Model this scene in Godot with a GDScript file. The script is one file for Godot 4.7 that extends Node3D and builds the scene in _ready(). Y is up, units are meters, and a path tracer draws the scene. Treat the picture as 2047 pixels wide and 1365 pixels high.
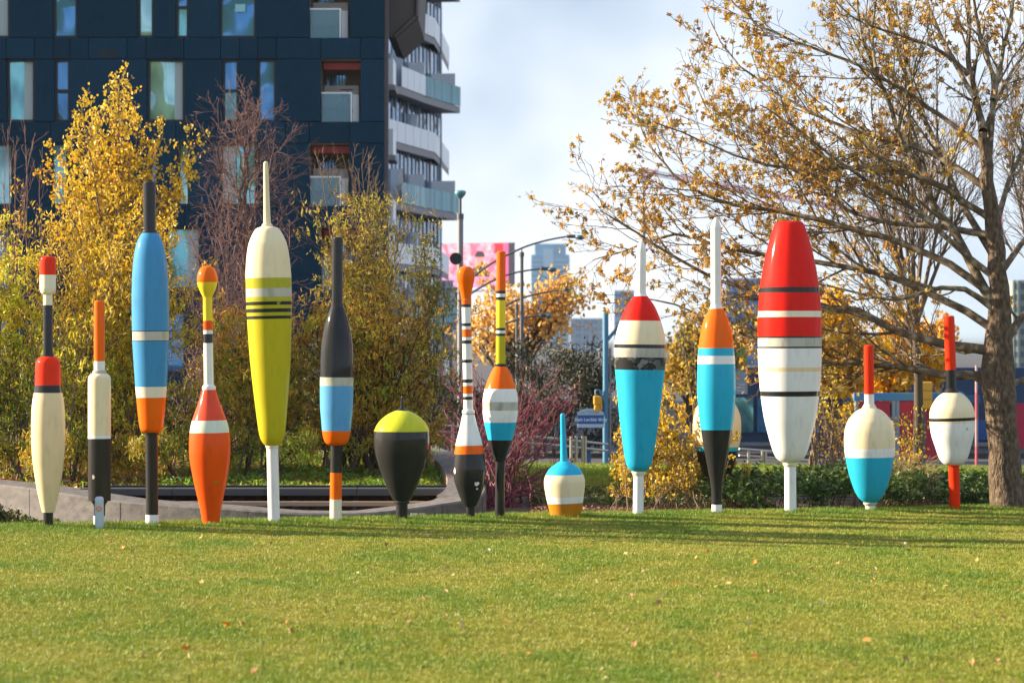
extends Node3D
# A row of giant painted fishing floats on a park lawn, planted beds behind it, a dark apartment block beyond.
# Places are worked out from one measured view: PXM pixels at one metre, lens axis at (AX, AY), eye EYE metres above the lawn.
const PXM := 5720.0
const AX := 1023.5
const AY := 682.5
const EYE := 2.75
const TWO := 44.0

var rng := RandomNumberGenerator.new()
var M := {}
var used := {}
var partnames := {}

class MB extends RefCounted:
	var v := PackedVector3Array()
	var n := PackedVector3Array()
	var ix := PackedInt32Array()
	func quad(a: Vector3, b: Vector3, c: Vector3, d: Vector3, away: Vector3) -> void:
		var f := (c - a).cross(b - a)
		var i := v.size()
		var nn := f.normalized()
		if f.dot(away) < 0.0:
			nn = -nn
			for p in [a, d, c, b]:
				v.append(p)
		else:
			for p in [a, b, c, d]:
				v.append(p)
		for k in 4:
			n.append(nn)
		ix.append_array(PackedInt32Array([i, i + 1, i + 2, i, i + 2, i + 3]))
	func tri(a: Vector3, b: Vector3, c: Vector3, away: Vector3) -> void:
		var f := (c - a).cross(b - a)
		var i := v.size()
		var nn := f.normalized()
		if f.dot(away) < 0.0:
			nn = -nn
			v.append(a); v.append(c); v.append(b)
		else:
			v.append(a); v.append(b); v.append(c)
		for k in 3:
			n.append(nn)
		ix.append_array(PackedInt32Array([i, i + 1, i + 2]))
	func box(c: Vector3, s: Vector3, bs := Basis()) -> MB:
		var x := bs.x * s.x * 0.5
		var y := bs.y * s.y * 0.5
		var z := bs.z * s.z * 0.5
		quad(c + x - y - z, c + x + y - z, c + x + y + z, c + x - y + z, x)
		quad(c - x - y - z, c - x + y - z, c - x + y + z, c - x - y + z, -x)
		quad(c - x + y - z, c + x + y - z, c + x + y + z, c - x + y + z, y)
		quad(c - x - y - z, c + x - y - z, c + x - y + z, c - x - y + z, -y)
		quad(c - x - y + z, c + x - y + z, c + x + y + z, c - x + y + z, z)
		quad(c - x - y - z, c + x - y - z, c + x + y - z, c - x + y - z, -z)
		return self
	func bev(c: Vector3, s: Vector3, b: float) -> MB:
		# a box with chamfered edges
		var h := s * 0.5
		for ax in 3:
			for sg in [-1.0, 1.0]:
				var o := Vector3(); o[ax] = sg * h[ax]
				var e1 := Vector3(); var e2 := Vector3()
				var a1 := (ax + 1) % 3
				var a2 := (ax + 2) % 3
				e1[a1] = h[a1] - b; e2[a2] = h[a2] - b
				quad(c + o - e1 - e2, c + o + e1 - e2, c + o + e1 + e2, c + o - e1 + e2, o)
				for sg2 in [-1.0, 1.0]:
					var f := Vector3(); f[ax] = sg * (h[ax] - b); f[a1] = sg2 * h[a1]
					var g := Vector3(); g[ax] = sg * h[ax]; g[a1] = sg2 * (h[a1] - b)
					quad(c + f - e2, c + g - e2, c + g + e2, c + f + e2, f + g)
		for sx in [-1.0, 1.0]:
			for sy in [-1.0, 1.0]:
				for sz in [-1.0, 1.0]:
					var q := Vector3(sx, sy, sz)
					tri(c + q * Vector3(h.x, h.y - b, h.z - b), c + q * Vector3(h.x - b, h.y, h.z - b), c + q * Vector3(h.x - b, h.y - b, h.z), q)
		return self
	func tube(p: PackedVector3Array, r: PackedFloat32Array, sides: int, cap := false) -> MB:
		var b0 := v.size()
		var m := p.size()
		var t := (p[1] - p[0]).normalized()
		var u := t.cross(Vector3.UP if absf(t.y) < 0.9 else Vector3.RIGHT).normalized()
		for i in m:
			if i == m - 1:
				t = (p[i] - p[i - 1]).normalized()
			elif i > 0:
				t = (p[i + 1] - p[i - 1]).normalized()
			u = (u - t * u.dot(t)).normalized()
			var w := t.cross(u)
			for k in sides:
				var a := TAU * k / sides
				var d := u * cos(a) + w * sin(a)
				v.append(p[i] + d * r[i])
				n.append(d)
		for i in m - 1:
			for k in sides:
				var a := b0 + i * sides + k
				var b := b0 + i * sides + (k + 1) % sides
				ix.append(a); ix.append(a + sides); ix.append(b + sides)
				ix.append(a); ix.append(b + sides); ix.append(b)
		if cap:
			disc(p[0], -(p[1] - p[0]), b0, sides)
			disc(p[m - 1], p[m - 1] - p[m - 2], b0 + (m - 1) * sides, sides)
		return self
	func disc(c: Vector3, away: Vector3, ring: int, sides: int) -> void:
		var pts := v.slice(ring, ring + sides)
		for k in sides:
			tri(c, pts[k], pts[(k + 1) % sides], away)
	func rod(a: Vector3, b: Vector3, r: float, sides := 8) -> MB:
		return tube(PackedVector3Array([a, b]), PackedFloat32Array([r, r]), sides, true)
	func rings(pr: Array, sides: int, c := Vector3()) -> MB:
		# pr: [radius, height, normal_out, normal_up] from top to bottom
		var b0 := v.size()
		for q in pr:
			for k in sides:
				var a := TAU * k / sides
				v.append(c + Vector3(cos(a) * q[0], q[1], sin(a) * q[0]))
				n.append(Vector3(cos(a) * q[2], q[3], sin(a) * q[2]))
		for i in pr.size() - 1:
			for k in sides:
				var a := b0 + i * sides + k
				var b := b0 + i * sides + (k + 1) % sides
				ix.append(a); ix.append(b + sides); ix.append(b)
				ix.append(a); ix.append(a + sides); ix.append(b + sides)
		return self
	func done() -> ArrayMesh:
		var arr := []
		arr.resize(Mesh.ARRAY_MAX)
		arr[Mesh.ARRAY_VERTEX] = v
		arr[Mesh.ARRAY_NORMAL] = n
		arr[Mesh.ARRAY_INDEX] = ix
		var am := ArrayMesh.new()
		if v.size():
			am.add_surface_from_arrays(Mesh.PRIMITIVE_TRIANGLES, arr)
		return am

class Plant extends RefCounted:
	var mb := MB.new()
	var tips := PackedVector3Array()
	var rng := RandomNumberGenerator.new()
	var P := {}
	func rv() -> Vector3:
		return Vector3(rng.randf_range(-1, 1), rng.randf_range(-1, 1), rng.randf_range(-1, 1))
	func grow(p: Vector3, dir: Vector3, L: float, r: float, lv: int) -> void:
		var n: int = P.seg[lv]
		var pts := PackedVector3Array([p])
		var rad := PackedFloat32Array([r])
		var d := dir
		var q := p
		var wob: float = P.wob[lv]
		var lift: float = P.up[lv]
		var rmin: float = P.rmin
		for i in n:
			d = (d + rv() * wob + Vector3(0, lift, 0)).normalized()
			q += d * (L / n)
			pts.append(q)
			rad.append(maxf(rmin, r * (1.0 - 0.7 * (i + 1) / n)))
		limb(pts, rad, lv)
	func limb(pts: PackedVector3Array, rad: PackedFloat32Array, lv: int) -> void:
		mb.tube(pts, rad, P.sides[lv])
		var n := pts.size() - 1
		if lv >= P.last:
			for i in n:
				tips.append(pts[i + 1])
			return
		if lv >= P.get("bud", 99):
			tips.append(pts[n])
		var L := 0.0
		for i in n:
			L += pts[i].distance_to(pts[i + 1])
		var k := int(ceil(P.kids[lv] * L))
		for j in k:
			var t: float = lerpf(P.t0[lv], 0.99, (j + rng.randf()) / k)
			var f := t * n
			var i := mini(int(f), n - 1)
			var o := pts[i].lerp(pts[i + 1], f - i)
			var d := (pts[i + 1] - pts[i]).normalized()
			var side := d.cross(rv()).normalized()
			var ang: float = P.ang[lv] * rng.randf_range(0.7, 1.3)
			var cd := (d * cos(ang) + side * sin(ang)).normalized()
			var cl: float = minf(P.most[lv], L * P.ratio[lv]) * (1.15 - 0.65 * t) * rng.randf_range(0.6, 1.25)
			grow(o, cd, cl, maxf(P.rmin, lerpf(rad[i], rad[i + 1], f - i) * P.thin[lv]), lv + 1)

func at(px: float, py: float, d: float) -> Vector3:
	return Vector3((px - AX) * d / PXM, EYE + (AY - py) * d / PXM, -d)

func mat(lin: Color, rough := 0.6, opt := {}) -> StandardMaterial3D:
	var m := StandardMaterial3D.new()
	m.albedo_color = lin.linear_to_srgb()
	m.roughness = rough
	for k in opt:
		m.set(k, opt[k])
	return m

func noise_tex(freq: float, seed_: int, stops: Array, size := 256, kind := FastNoiseLite.TYPE_SIMPLEX_SMOOTH, normal := false, octaves := 4) -> NoiseTexture2D:
	var f := FastNoiseLite.new()
	f.noise_type = kind
	f.frequency = freq
	f.seed = seed_
	f.fractal_octaves = octaves
	var t := NoiseTexture2D.new()
	t.width = size
	t.height = size
	t.seamless = true
	t.noise = f
	if normal:
		t.as_normal_map = true
		t.bump_strength = stops[0]
	elif stops.size():
		var g := Gradient.new()
		var off := PackedFloat32Array()
		var col := PackedColorArray()
		for s in stops:
			off.append(s[0])
			col.append(s[1])
		g.offsets = off
		g.colors = col
		t.color_ramp = g
	return t

func grey(x: float) -> Color:
	return Color(x, x, x).linear_to_srgb()

func numbered(called: String) -> String:
	if not used.has(called):
		used[called] = 0
		return called
	used[called] += 1
	return "%s_%03d" % [called, used[called]]

func tag(o: Node, label: String, category := "", group := "", kind := "") -> void:
	if label: o.set_meta("label", label)
	if category: o.set_meta("category", category)
	if group: o.set_meta("group", group)
	if kind: o.set_meta("kind", kind)

func thing(called: String, label: String, category: String, where := Vector3(), group := "") -> Node3D:
	var o := Node3D.new()
	o.name = numbered(called)
	add_child(o)
	o.position = where
	tag(o, label, category, group)
	return o

func obj(called: String, mesh: Mesh, m: Material, parent: Node = null) -> MeshInstance3D:
	var o := MeshInstance3D.new()
	o.mesh = mesh
	o.material_override = m
	if parent == null:
		o.name = numbered(called)
		add_child(o)
	else:
		var k := called
		var i := 0
		var seen: Dictionary = partnames.get(parent, {})
		if seen.has(called):
			seen[called] += 1
			k = "%s_%03d" % [called, seen[called]]
		else:
			seen[called] = 0
		partnames[parent] = seen
		o.name = k
		parent.add_child(o)
	return o

func struct(called: String, mesh: Mesh, m: Material) -> MeshInstance3D:
	var o := obj(called, mesh, m)
	tag(o, "", "", "", "structure")
	return o

# the lie of the land
func sm(a: float, b: float, x: float) -> float:
	return smoothstep(a, b, x)

func land(x: float, d: float) -> float:
	var base := -0.014 * clampf(x, -30.0, 30.0)
	var far := d
	d -= 0.54 * clampf(x, -9.0, 9.5) * (1.0 - sm(51.0, 55.5, far))
	if d < 44.7:
		return base + 0.03 * sin(x * 0.7 + d * 0.45) * sin(d * 0.31) * sm(44.0, 40.0, d)
	var wl := 1.0 - sm(-1.5, -0.3, x)
	var st := maxf(0.0, -8.0 - x) * 0.98
	var left := base - 0.5 * sm(44.7, 45.8, d) + sm(49.5 + st, 49.65 + st, far) * (0.62 - base) + 0.28 * sm(50.0, 58.0, far) - 0.9 * sm(62.0, 68.0, far)
	var right := base - 0.12 * sm(44.7, 45.6, d) + (0.32 - base * 0.5) * sm(49.5, 57.0, far) - 0.95 * sm(58.5, 65.0, far)
	return lerpf(right, left, wl)

func sheet(x0: float, x1: float, d0: float, d1: float, nx: int, nd: int, lift := 0.0, rough := 0.0, follow := false) -> ArrayMesh:
	var st := SurfaceTool.new()
	st.begin(Mesh.PRIMITIVE_TRIANGLES)
	st.set_smooth_group(0)
	for j in nd + 1:
		for i in nx + 1:
			var x := lerpf(x0, x1, float(i) / nx)
			var d := lerpf(d0, crest(x) + 0.9 if follow else d1, float(j) / nd)
			st.add_vertex(Vector3(x, land(x, d) + lift + rough * rng.randf_range(-1, 1), -d))
	for j in nd:
		for i in nx:
			var a := j * (nx + 1) + i
			for k in [a, a + nx + 1, a + 1, a + 1, a + nx + 1, a + nx + 2]:
				st.add_index(k)
	st.generate_normals()
	return st.commit()

func row(px: float) -> float:
	# distance of the row of floats where it crosses a measured line: it runs slightly away to the right
	var yb := 1058.0 - 36.0 * (px - 95.0) / 1810.0
	return EYE * PXM / (yb - AY - 0.014 * (px - AX))

func crest(x: float) -> float:
	return 44.75 + 0.54 * clampf(x, -9.0, 9.5)

# leaves: one MultiMesh
func leaves(called: String, parent: Node, mesh: Mesh, m: Material, pts: PackedVector3Array, s0: float, s1: float, cols: Array, jit: float, upright := 0.0, seed_ := 1) -> MultiMeshInstance3D:
	rng.seed = seed_
	var mm := MultiMesh.new()
	mm.transform_format = MultiMesh.TRANSFORM_3D
	mm.use_colors = true
	mm.mesh = mesh
	mm.instance_count = pts.size()
	var clump := FastNoiseLite.new()
	clump.seed = seed_
	clump.frequency = 0.55
	clump.fractal_octaves = 2
	for i in pts.size():
		var b := Basis.from_euler(Vector3(rng.randf() * TAU, rng.randf() * TAU, rng.randf() * TAU))
		if upright > 0.0:
			b = Basis.from_euler(Vector3(rng.randfn(0, 1.0 - upright), rng.randf() * TAU, rng.randfn(0, 1.0 - upright)))
		var s := rng.randf_range(s0, s1)
		var o := pts[i] + Vector3(rng.randf_range(-jit, jit), rng.randf_range(-jit, jit), rng.randf_range(-jit, jit))
		mm.set_instance_transform(i, Transform3D(b.scaled_local(Vector3(s, s, s)), o))
		var wp: Vector3 = parent.position + o
		var f := clampf(0.5 + 0.85 * clump.get_noise_3d(wp.x, wp.y, wp.z) + rng.randfn(0, 0.16), 0.0, 0.999) * (cols.size() - 1)
		var k := int(f)
		var c: Color = (cols[k] as Color).lerp(cols[mini(k + 1, cols.size() - 1)], f - k)
		var g := rng.randf_range(0.75, 1.25)
		mm.set_instance_color(i, Color(c.r * g, c.g * g, c.b * g))
	var o := MultiMeshInstance3D.new()
	o.name = called
	o.multimesh = mm
	o.material_override = m
	o.set_meta("kind", "stuff")
	parent.add_child(o)
	return o

func leaf_mesh(kind: String) -> ArrayMesh:
	var mb := MB.new()
	var up := Vector3.UP
	if kind == "plane":   # five lobes, cupped
		var o := Vector3(0, 0, 0)
		var ring := [Vector3(0.06, 0, -0.35), Vector3(0.42, 0.16, -0.3), Vector3(0.26, 0.05, -0.05), Vector3(0.5, 0.2, 0.2), Vector3(0.18, 0.05, 0.25), Vector3(0, -0.12, 0.62), Vector3(-0.18, 0.05, 0.25), Vector3(-0.5, 0.24, 0.2), Vector3(-0.26, 0.05, -0.05), Vector3(-0.42, 0.2, -0.3), Vector3(-0.06, 0, -0.35)]
		for i in ring.size() - 1:
			mb.tri(o, ring[i], ring[i + 1], up)
	elif kind == "round":
		var a := Vector3(0, 0, -0.5)
		var e := Vector3(0, -0.06, 0.5)
		mb.quad(a, Vector3(0.34, 0.12, -0.15), Vector3(0.3, 0.12, 0.2), e, up)
		mb.quad(a, Vector3(-0.34, 0.12, -0.15), Vector3(-0.3, 0.12, 0.2), e, up)
	elif kind == "lance":
		var a := Vector3(0, 0, -0.5)
		var e := Vector3(0, -0.12, 0.55)
		mb.quad(a, Vector3(0.13, 0.06, -0.1), Vector3(0.11, 0.04, 0.15), e, up)
		mb.quad(a, Vector3(-0.13, 0.06, -0.1), Vector3(-0.11, 0.04, 0.15), e, up)
	return mb.done()

func leaf_mat(back := 0.5) -> StandardMaterial3D:
	return mat(Color(1, 1, 1), 0.5, {"vertex_color_use_as_albedo": true, "backlight_enabled": true, "backlight": Color(back, back, back).linear_to_srgb(), "cull_mode": BaseMaterial3D.CULL_DISABLED})

func curve(a: Vector3, b: Vector3, bow: Vector3, n: int) -> PackedVector3Array:
	var out := PackedVector3Array()
	for i in n + 1:
		var t := float(i) / n
		out.append(a.lerp(b, t) + bow * (4.0 * t * (1.0 - t)))
	return out

func taper(r0: float, r1: float, n: int) -> PackedFloat32Array:
	var out := PackedFloat32Array()
	for i in n + 1:
		out.append(lerpf(r0, r1, pow(float(i) / n, 0.8)))
	return out

func path3(px: Array, d0: float, d1: float) -> PackedVector3Array:
	# a smooth line through measured points, drifting in depth from d0 to d1
	var c := Curve3D.new()
	var m := px.size() / 2
	for i in m:
		c.add_point(at(px[i * 2], px[i * 2 + 1], lerpf(d0, d1, float(i) / (m - 1))))
	for i in range(1, m - 1):
		var t := (c.get_point_position(i + 1) - c.get_point_position(i - 1)) / 6.0
		c.set_point_in(i, -t)
		c.set_point_out(i, t)
	var out := PackedVector3Array()
	for i in m - 1:
		for k in 3:
			out.append(c.sample(i, k / 3.0))
	out.append(c.get_point_position(m - 1))
	for i in range(1, out.size() - 1):
		out[i] += Vector3(rng.randfn(0, 0.012), rng.randfn(0, 0.012), rng.randfn(0, 0.012))
	return out

func _ready() -> void:
	var cam := Camera3D.new()
	cam.name = "camera"
	var ca := CameraAttributesPhysical.new()
	ca.frustum_focal_length = 12.0 * PXM / AY
	ca.frustum_focus_distance = TWO
	ca.frustum_near = 0.5
	ca.frustum_far = 7000.0
	ca.exposure_aperture = 2.2
	cam.attributes = ca
	add_child(cam)
	cam.position = Vector3(0, EYE, 0)
	cam.fov = rad_to_deg(2.0 * atan(AY / PXM))
	cam.far = 7000.0
	var we := WorldEnvironment.new()
	we.name = "environment"
	var en := Environment.new()
	en.background_mode = Environment.BG_SKY
	en.tonemap_mode = Environment.TONE_MAPPER_LINEAR
	en.tonemap_exposure = 3.0
	var sk := ProceduralSkyMaterial.new()
	sk.sky_top_color = Color(0.19, 0.35, 0.60).linear_to_srgb()
	sk.sky_horizon_color = Color(0.65, 0.75, 0.86).linear_to_srgb()
	sk.sky_curve = 0.16
	sk.ground_bottom_color = Color(0.10, 0.10, 0.07).linear_to_srgb()
	sk.ground_horizon_color = Color(0.5, 0.55, 0.6).linear_to_srgb()
	sk.sun_angle_max = 1.0
	sk.energy_multiplier = 0.375
	sk.sky_cover = noise_tex(0.011, 17, [[0.0, Color(1, 1, 1, 0)], [0.25, Color(1, 1, 1, 0.0)], [0.5, Color(1, 0.98, 0.95, 0.7)], [0.8, Color(1, 0.98, 0.95, 1)]], 2048, FastNoiseLite.TYPE_SIMPLEX_SMOOTH, false, 5)
	(sk.sky_cover as NoiseTexture2D).height = 1024
	sk.sky_cover_modulate = Color(0.52, 0.47, 0.42).linear_to_srgb()
	en.fog_enabled = true
	en.fog_density = 0.00007
	en.fog_light_color = Color(0.80, 0.88, 0.95)
	var sky := Sky.new()
	sky.sky_material = sk
	en.sky = sky
	en.sdfgi_enabled = true
	en.ssao_enabled = true
	en.ssil_enabled = true
	we.environment = en
	add_child(we)
	var sun := DirectionalLight3D.new()
	sun.name = "sun"
	var az := deg_to_rad(98.5)
	var el := deg_to_rad(21.0)
	var to := Vector3(-sin(az) * cos(el), sin(el), cos(az) * cos(el))
	sun.light_color = Color(1.0, 0.92, 0.80)
	sun.light_energy = 1.6
	sun.light_angular_distance = 0.5
	sun.shadow_enabled = true
	sun.basis = Basis.looking_at(-to, Vector3.UP)
	add_child(sun)
	materials()
	ground()
	planter()
	building()
	street()
	floats()
	plants()
	fallen()

# ---------- the place itself ----------
func materials() -> void:
	M.grime = noise_tex(0.02, 3, [[0.0, grey(0.76)], [0.25, grey(0.92)], [0.45, grey(0.98)], [1.0, grey(1.0)]], 512, FastNoiseLite.TYPE_SIMPLEX_SMOOTH, false, 6)
	M.stain = noise_tex(0.03, 8, [[0.0, grey(0.55)], [0.45, grey(0.95)], [1.0, grey(1.0)]])
	M.rough = noise_tex(0.03, 5, [[0.0, grey(0.5)], [1.0, grey(0.75)]])
	M.ripple = noise_tex(0.012, 6, [4.0], 256, FastNoiseLite.TYPE_SIMPLEX_SMOOTH, true, 2)
	var dk := Color(0.018, 0.019, 0.02).linear_to_srgb()
	M.flaked = noise_tex(0.016, 12, [[0.0, grey(0.20)], [0.44, grey(0.24)], [0.455, dk], [1.0, dk]], 256, FastNoiseLite.TYPE_SIMPLEX_SMOOTH, false, 5)
	var ol := Color(0.42, 0.40, 0.02).linear_to_srgb()
	M.flaked2 = noise_tex(0.014, 14, [[0.0, ol], [0.36, ol], [0.37, dk], [1.0, dk]], 256, FastNoiseLite.TYPE_SIMPLEX_SMOOTH, false, 5)
	M.badge = mat(Color(0.62, 0.16, 0.02), 0.4)
	M.grass = mat(Color(1, 1, 1), 0.55, {"vertex_color_use_as_albedo": true, "backlight_enabled": true, "backlight": grey(0.5), "cull_mode": BaseMaterial3D.CULL_DISABLED})
	M.leaf = leaf_mat(0.78)
	M.leafdark = leaf_mat(0.3)
	var tri := {"uv1_triplanar": true, "uv1_world_triplanar": true}
	M.lawn = mat(Color(1, 1, 1), 0.9, tri.merged({"uv1_scale": Vector3(0.35, 0.35, 0.35)}))
	M.lawn.albedo_texture = noise_tex(0.012, 21, [[0.0, Color(0.07, 0.11, 0.012).linear_to_srgb()], [0.5, Color(0.15, 0.16, 0.02).linear_to_srgb()], [1.0, Color(0.25, 0.21, 0.05).linear_to_srgb()]], 512, FastNoiseLite.TYPE_SIMPLEX_SMOOTH, false, 6)
	M.soil = mat(Color(1, 1, 1), 0.95, tri.merged({"uv1_scale": Vector3(0.5, 0.5, 0.5)}))
	M.soil.albedo_texture = noise_tex(0.03, 22, [[0.0, Color(0.03, 0.018, 0.012).linear_to_srgb()], [0.6, Color(0.10, 0.058, 0.036).linear_to_srgb()], [1.0, Color(0.19, 0.12, 0.075).linear_to_srgb()]], 512, FastNoiseLite.TYPE_SIMPLEX_SMOOTH, false, 6)
	M.paving = mat(Color(0.06, 0.06, 0.062), 0.85, tri.merged({"uv1_scale": Vector3(0.4, 0.4, 0.4)}))
	M.paving.albedo_texture = M.stain
	M.asphalt = mat(Color(0.05, 0.05, 0.052), 0.8)
	M.concrete = mat(Color(1, 1, 1), 0.85, tri.merged({"uv1_scale": Vector3(0.45, 0.45, 0.45), "heightmap_enabled": true, "heightmap_scale": 1.2}))
	M.concrete.albedo_texture = noise_tex(0.018, 31, [[0.0, Color(0.06, 0.056, 0.055).linear_to_srgb()], [0.5, Color(0.125, 0.115, 0.112).linear_to_srgb()], [1.0, Color(0.18, 0.165, 0.16).linear_to_srgb()]], 512, FastNoiseLite.TYPE_SIMPLEX_SMOOTH, false, 6)
	M.concrete.heightmap_texture = noise_tex(0.06, 33, [[0.0, grey(0)], [0.25, grey(0.9)], [1.0, grey(1)]], 512)
	M.split = mat(Color(1, 1, 1), 0.9, tri.merged({"uv1_scale": Vector3(1.6, 0.35, 1.6), "heightmap_enabled": true, "heightmap_scale": 6.0}))
	M.split.albedo_texture = noise_tex(0.03, 35, [[0.0, Color(0.10, 0.07, 0.045).linear_to_srgb()], [0.45, Color(0.34, 0.26, 0.17).linear_to_srgb()], [1.0, Color(0.5, 0.42, 0.3).linear_to_srgb()]], 256)
	M.split.heightmap_texture = noise_tex(0.03, 36, [], 256)
	M.slab = mat(Color(0.045, 0.05, 0.06), 0.6)
	M.timber = mat(Color(0.30, 0.23, 0.17), 0.8)
	M.bark = mat(Color(1, 1, 1), 0.9, {"uv1_triplanar": true, "uv1_scale": Vector3(1.3, 0.45, 1.3), "heightmap_enabled": true, "heightmap_scale": 5.0})
	M.bark.albedo_texture = noise_tex(0.02, 41, [[0.0, Color(0.03, 0.02, 0.013).linear_to_srgb()], [0.45, Color(0.11, 0.073, 0.045).linear_to_srgb()], [0.75, Color(0.17, 0.125, 0.08).linear_to_srgb()], [1.0, Color(0.30, 0.25, 0.17).linear_to_srgb()]], 512, FastNoiseLite.TYPE_SIMPLEX_SMOOTH, false, 5)
	M.bark.heightmap_texture = noise_tex(0.03, 42, [], 512)
	M.limb = mat(Color(1, 1, 1), 0.85, {"uv1_triplanar": true, "uv1_scale": Vector3(0.8, 0.8, 0.8)})
	M.limb.albedo_texture = noise_tex(0.02, 43, [[0.0, Color(0.045, 0.033, 0.022).linear_to_srgb()], [0.55, Color(0.13, 0.09, 0.052).linear_to_srgb()], [0.68, Color(0.30, 0.25, 0.16).linear_to_srgb()], [1.0, Color(0.44, 0.40, 0.29).linear_to_srgb()]], 256)
	M.twig = mat(Color(0.13, 0.085, 0.055), 0.8)
	M.purple = mat(Color(0.16, 0.085, 0.075), 0.75)
	M.wine = mat(Color(0.17, 0.026, 0.05), 0.55)
	M.stem = mat(Color(0.17, 0.115, 0.07), 0.85)
	M.darkstem = mat(Color(0.07, 0.05, 0.035), 0.85)
	M.steel = mat(Color(0.42, 0.40, 0.36), 0.35, {"metallic": 0.7})
	M.post = mat(Color(0.10, 0.105, 0.12), 0.5, {"metallic": 0.2})
	M.bluepost = mat(Color(0.06, 0.20, 0.34), 0.45)
	M.navy = []
	for k in 4:
		var g: float = [0.85, 1.0, 1.12, 0.95][k]
		var nm := mat(Color(0.009 * g, 0.040 * g, 0.074 * g), 0.5, {"metallic_specular": 0.18, "uv1_triplanar": true, "uv1_world_triplanar": true, "uv1_scale": Vector3(0.25, 0.12, 0.25)})
		nm.albedo_texture = M.grime
		M.navy.append(nm)
	M.wavy = noise_tex(0.006, 51, [26.0], 256, FastNoiseLite.TYPE_SIMPLEX_SMOOTH, true, 2)
	M.pane = []
	for k in 3:
		var pm := mat([Color(0.22, 0.60, 0.68), Color(0.08, 0.28, 0.58), Color(0.36, 0.66, 0.70)][k], 0.05, {"metallic": 0.55, "metallic_specular": 0.6, "uv1_triplanar": true, "uv1_world_triplanar": true, "uv1_scale": Vector3(0.35, 0.16, 0.35), "uv1_offset": Vector3(0.3 * k, 0.2 * k, 0)})
		pm.normal_enabled = true
		pm.normal_texture = M.wavy
		pm.normal_scale = 0.35
		pm.albedo_texture = noise_tex(0.01, 60 + k, [[0.0, grey(0.25)], [0.5, grey(0.8)], [1.0, grey(1.0)]], 128)
		M.pane.append(pm)
	M.curtain = mat(Color(0.40, 0.47, 0.47), 0.8)
	M.frame = mat(Color(0.008, 0.010, 0.014), 0.5)
	M.whiteglass = mat(Color(0.82, 0.86, 0.90), 0.4)
	M.tealglass = mat(Color(0.03, 0.40, 0.52), 0.2, {"metallic_specular": 0.25, "uv1_triplanar": true, "uv1_world_triplanar": true, "uv1_scale": Vector3(0.5, 0.06, 0.5)})
	M.tealglass.albedo_texture = noise_tex(0.03, 71, [[0.0, grey(0.3)], [0.5, grey(0.7)], [1.0, grey(1.0)]], 128)
	M.render = mat(Color(0.30, 0.27, 0.26), 0.8)
	M.soffit = mat(Color(0.34, 0.32, 0.33), 0.8)

func ground() -> void:
	rng.seed = 5
	struct("lawn", sheet(-16, 16, -30, 49.6, 64, 158, 0.0, 0.0, true), M.lawn)
	struct("planting_bed", sheet(-40, -0.9, 39.4, 74, 130, 130, -0.012, 0.012), M.soil)
	struct("soil_slope", sheet(-0.9, 40, 44.6, 52.4, 136, 32, -0.012, 0.012), M.soil)
	struct("grass_mound", sheet(-0.9, 40, 52.4, 74, 82, 44), M.lawn)
	for sx in [-1, 1]:
		var e := MB.new()
		e.quad(Vector3(sx * 16, sx * -0.224, 30), Vector3(sx * 400, -0.4, 30), Vector3(sx * 400, -0.4, -39), Vector3(sx * 16, sx * -0.224, -39), Vector3.UP)
		struct("ground", e.done(), M.lawn)
	var b := MB.new()
	b.quad(Vector3(-400, -0.5, 30), Vector3(400, -0.5, 30), Vector3(400, -0.5, 500), Vector3(-400, -0.5, 500), Vector3.UP)
	struct("ground", b.done(), M.lawn)
	var p := MB.new()
	p.quad(Vector3(-3000, -0.75, -39), Vector3(3000, -0.75, -39), Vector3(3000, -0.75, -6000), Vector3(-3000, -0.75, -6000), Vector3.UP)
	struct("ground", p.done(), M.paving)
	var r := MB.new()
	r.quad(Vector3(-200, -0.74, -86), Vector3(200, -0.74, -86), Vector3(200, -0.74, -93.5), Vector3(-200, -0.74, -93.5), Vector3.UP)
	r.quad(Vector3(-3.2, -0.735, -93.5), Vector3(12, -0.735, -93.5), Vector3(14, -0.735, -600), Vector3(1, -0.735, -600), Vector3.UP)
	struct("road", r.done(), M.asphalt)
	var k := MB.new()
	k.box(Vector3(0, -0.67, -85.8), Vector3(400, 0.16, 0.3))
	struct("kerb", k.done(), M.paving)
	# grass: short tufts everywhere the view reaches
	var tuft := MB.new()
	rng.seed = 11
	for i in 15:
		var a := rng.randf() * TAU
		var q := Vector3(cos(a), 0, sin(a)) * 0.075 * sqrt(rng.randf())
		var f := rng.randf() * TAU
		var w := Vector3(cos(f), 0, sin(f)) * 0.0034
		var lean := Vector3(rng.randfn(0, 0.020), 0, rng.randfn(0, 0.020))
		var h := rng.randf_range(0.022, 0.05)
		var m1 := q + lean * 0.4 + Vector3(0, h * 0.6, 0)
		tuft.quad(q - w, q + w, m1 + w * 0.8, m1 - w * 0.8, Vector3(w.z, 0.0, -w.x))
		tuft.tri(m1 - w * 0.8, m1 + w * 0.8, q + lean + Vector3(0, h, 0), Vector3(w.z, 0.0, -w.x))
	var tm := tuft.done()
	var dry := FastNoiseLite.new()
	dry.seed = 4
	dry.frequency = 0.5
	dry.fractal_octaves = 4
	grass_patch("grass", tm, 136000, 20.3, 50.0, dry, 1.0, 0.0)
	grass_patch("grass", tm, 16000, 52.6, 60.0, dry, 1.35, 1.0)

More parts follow.
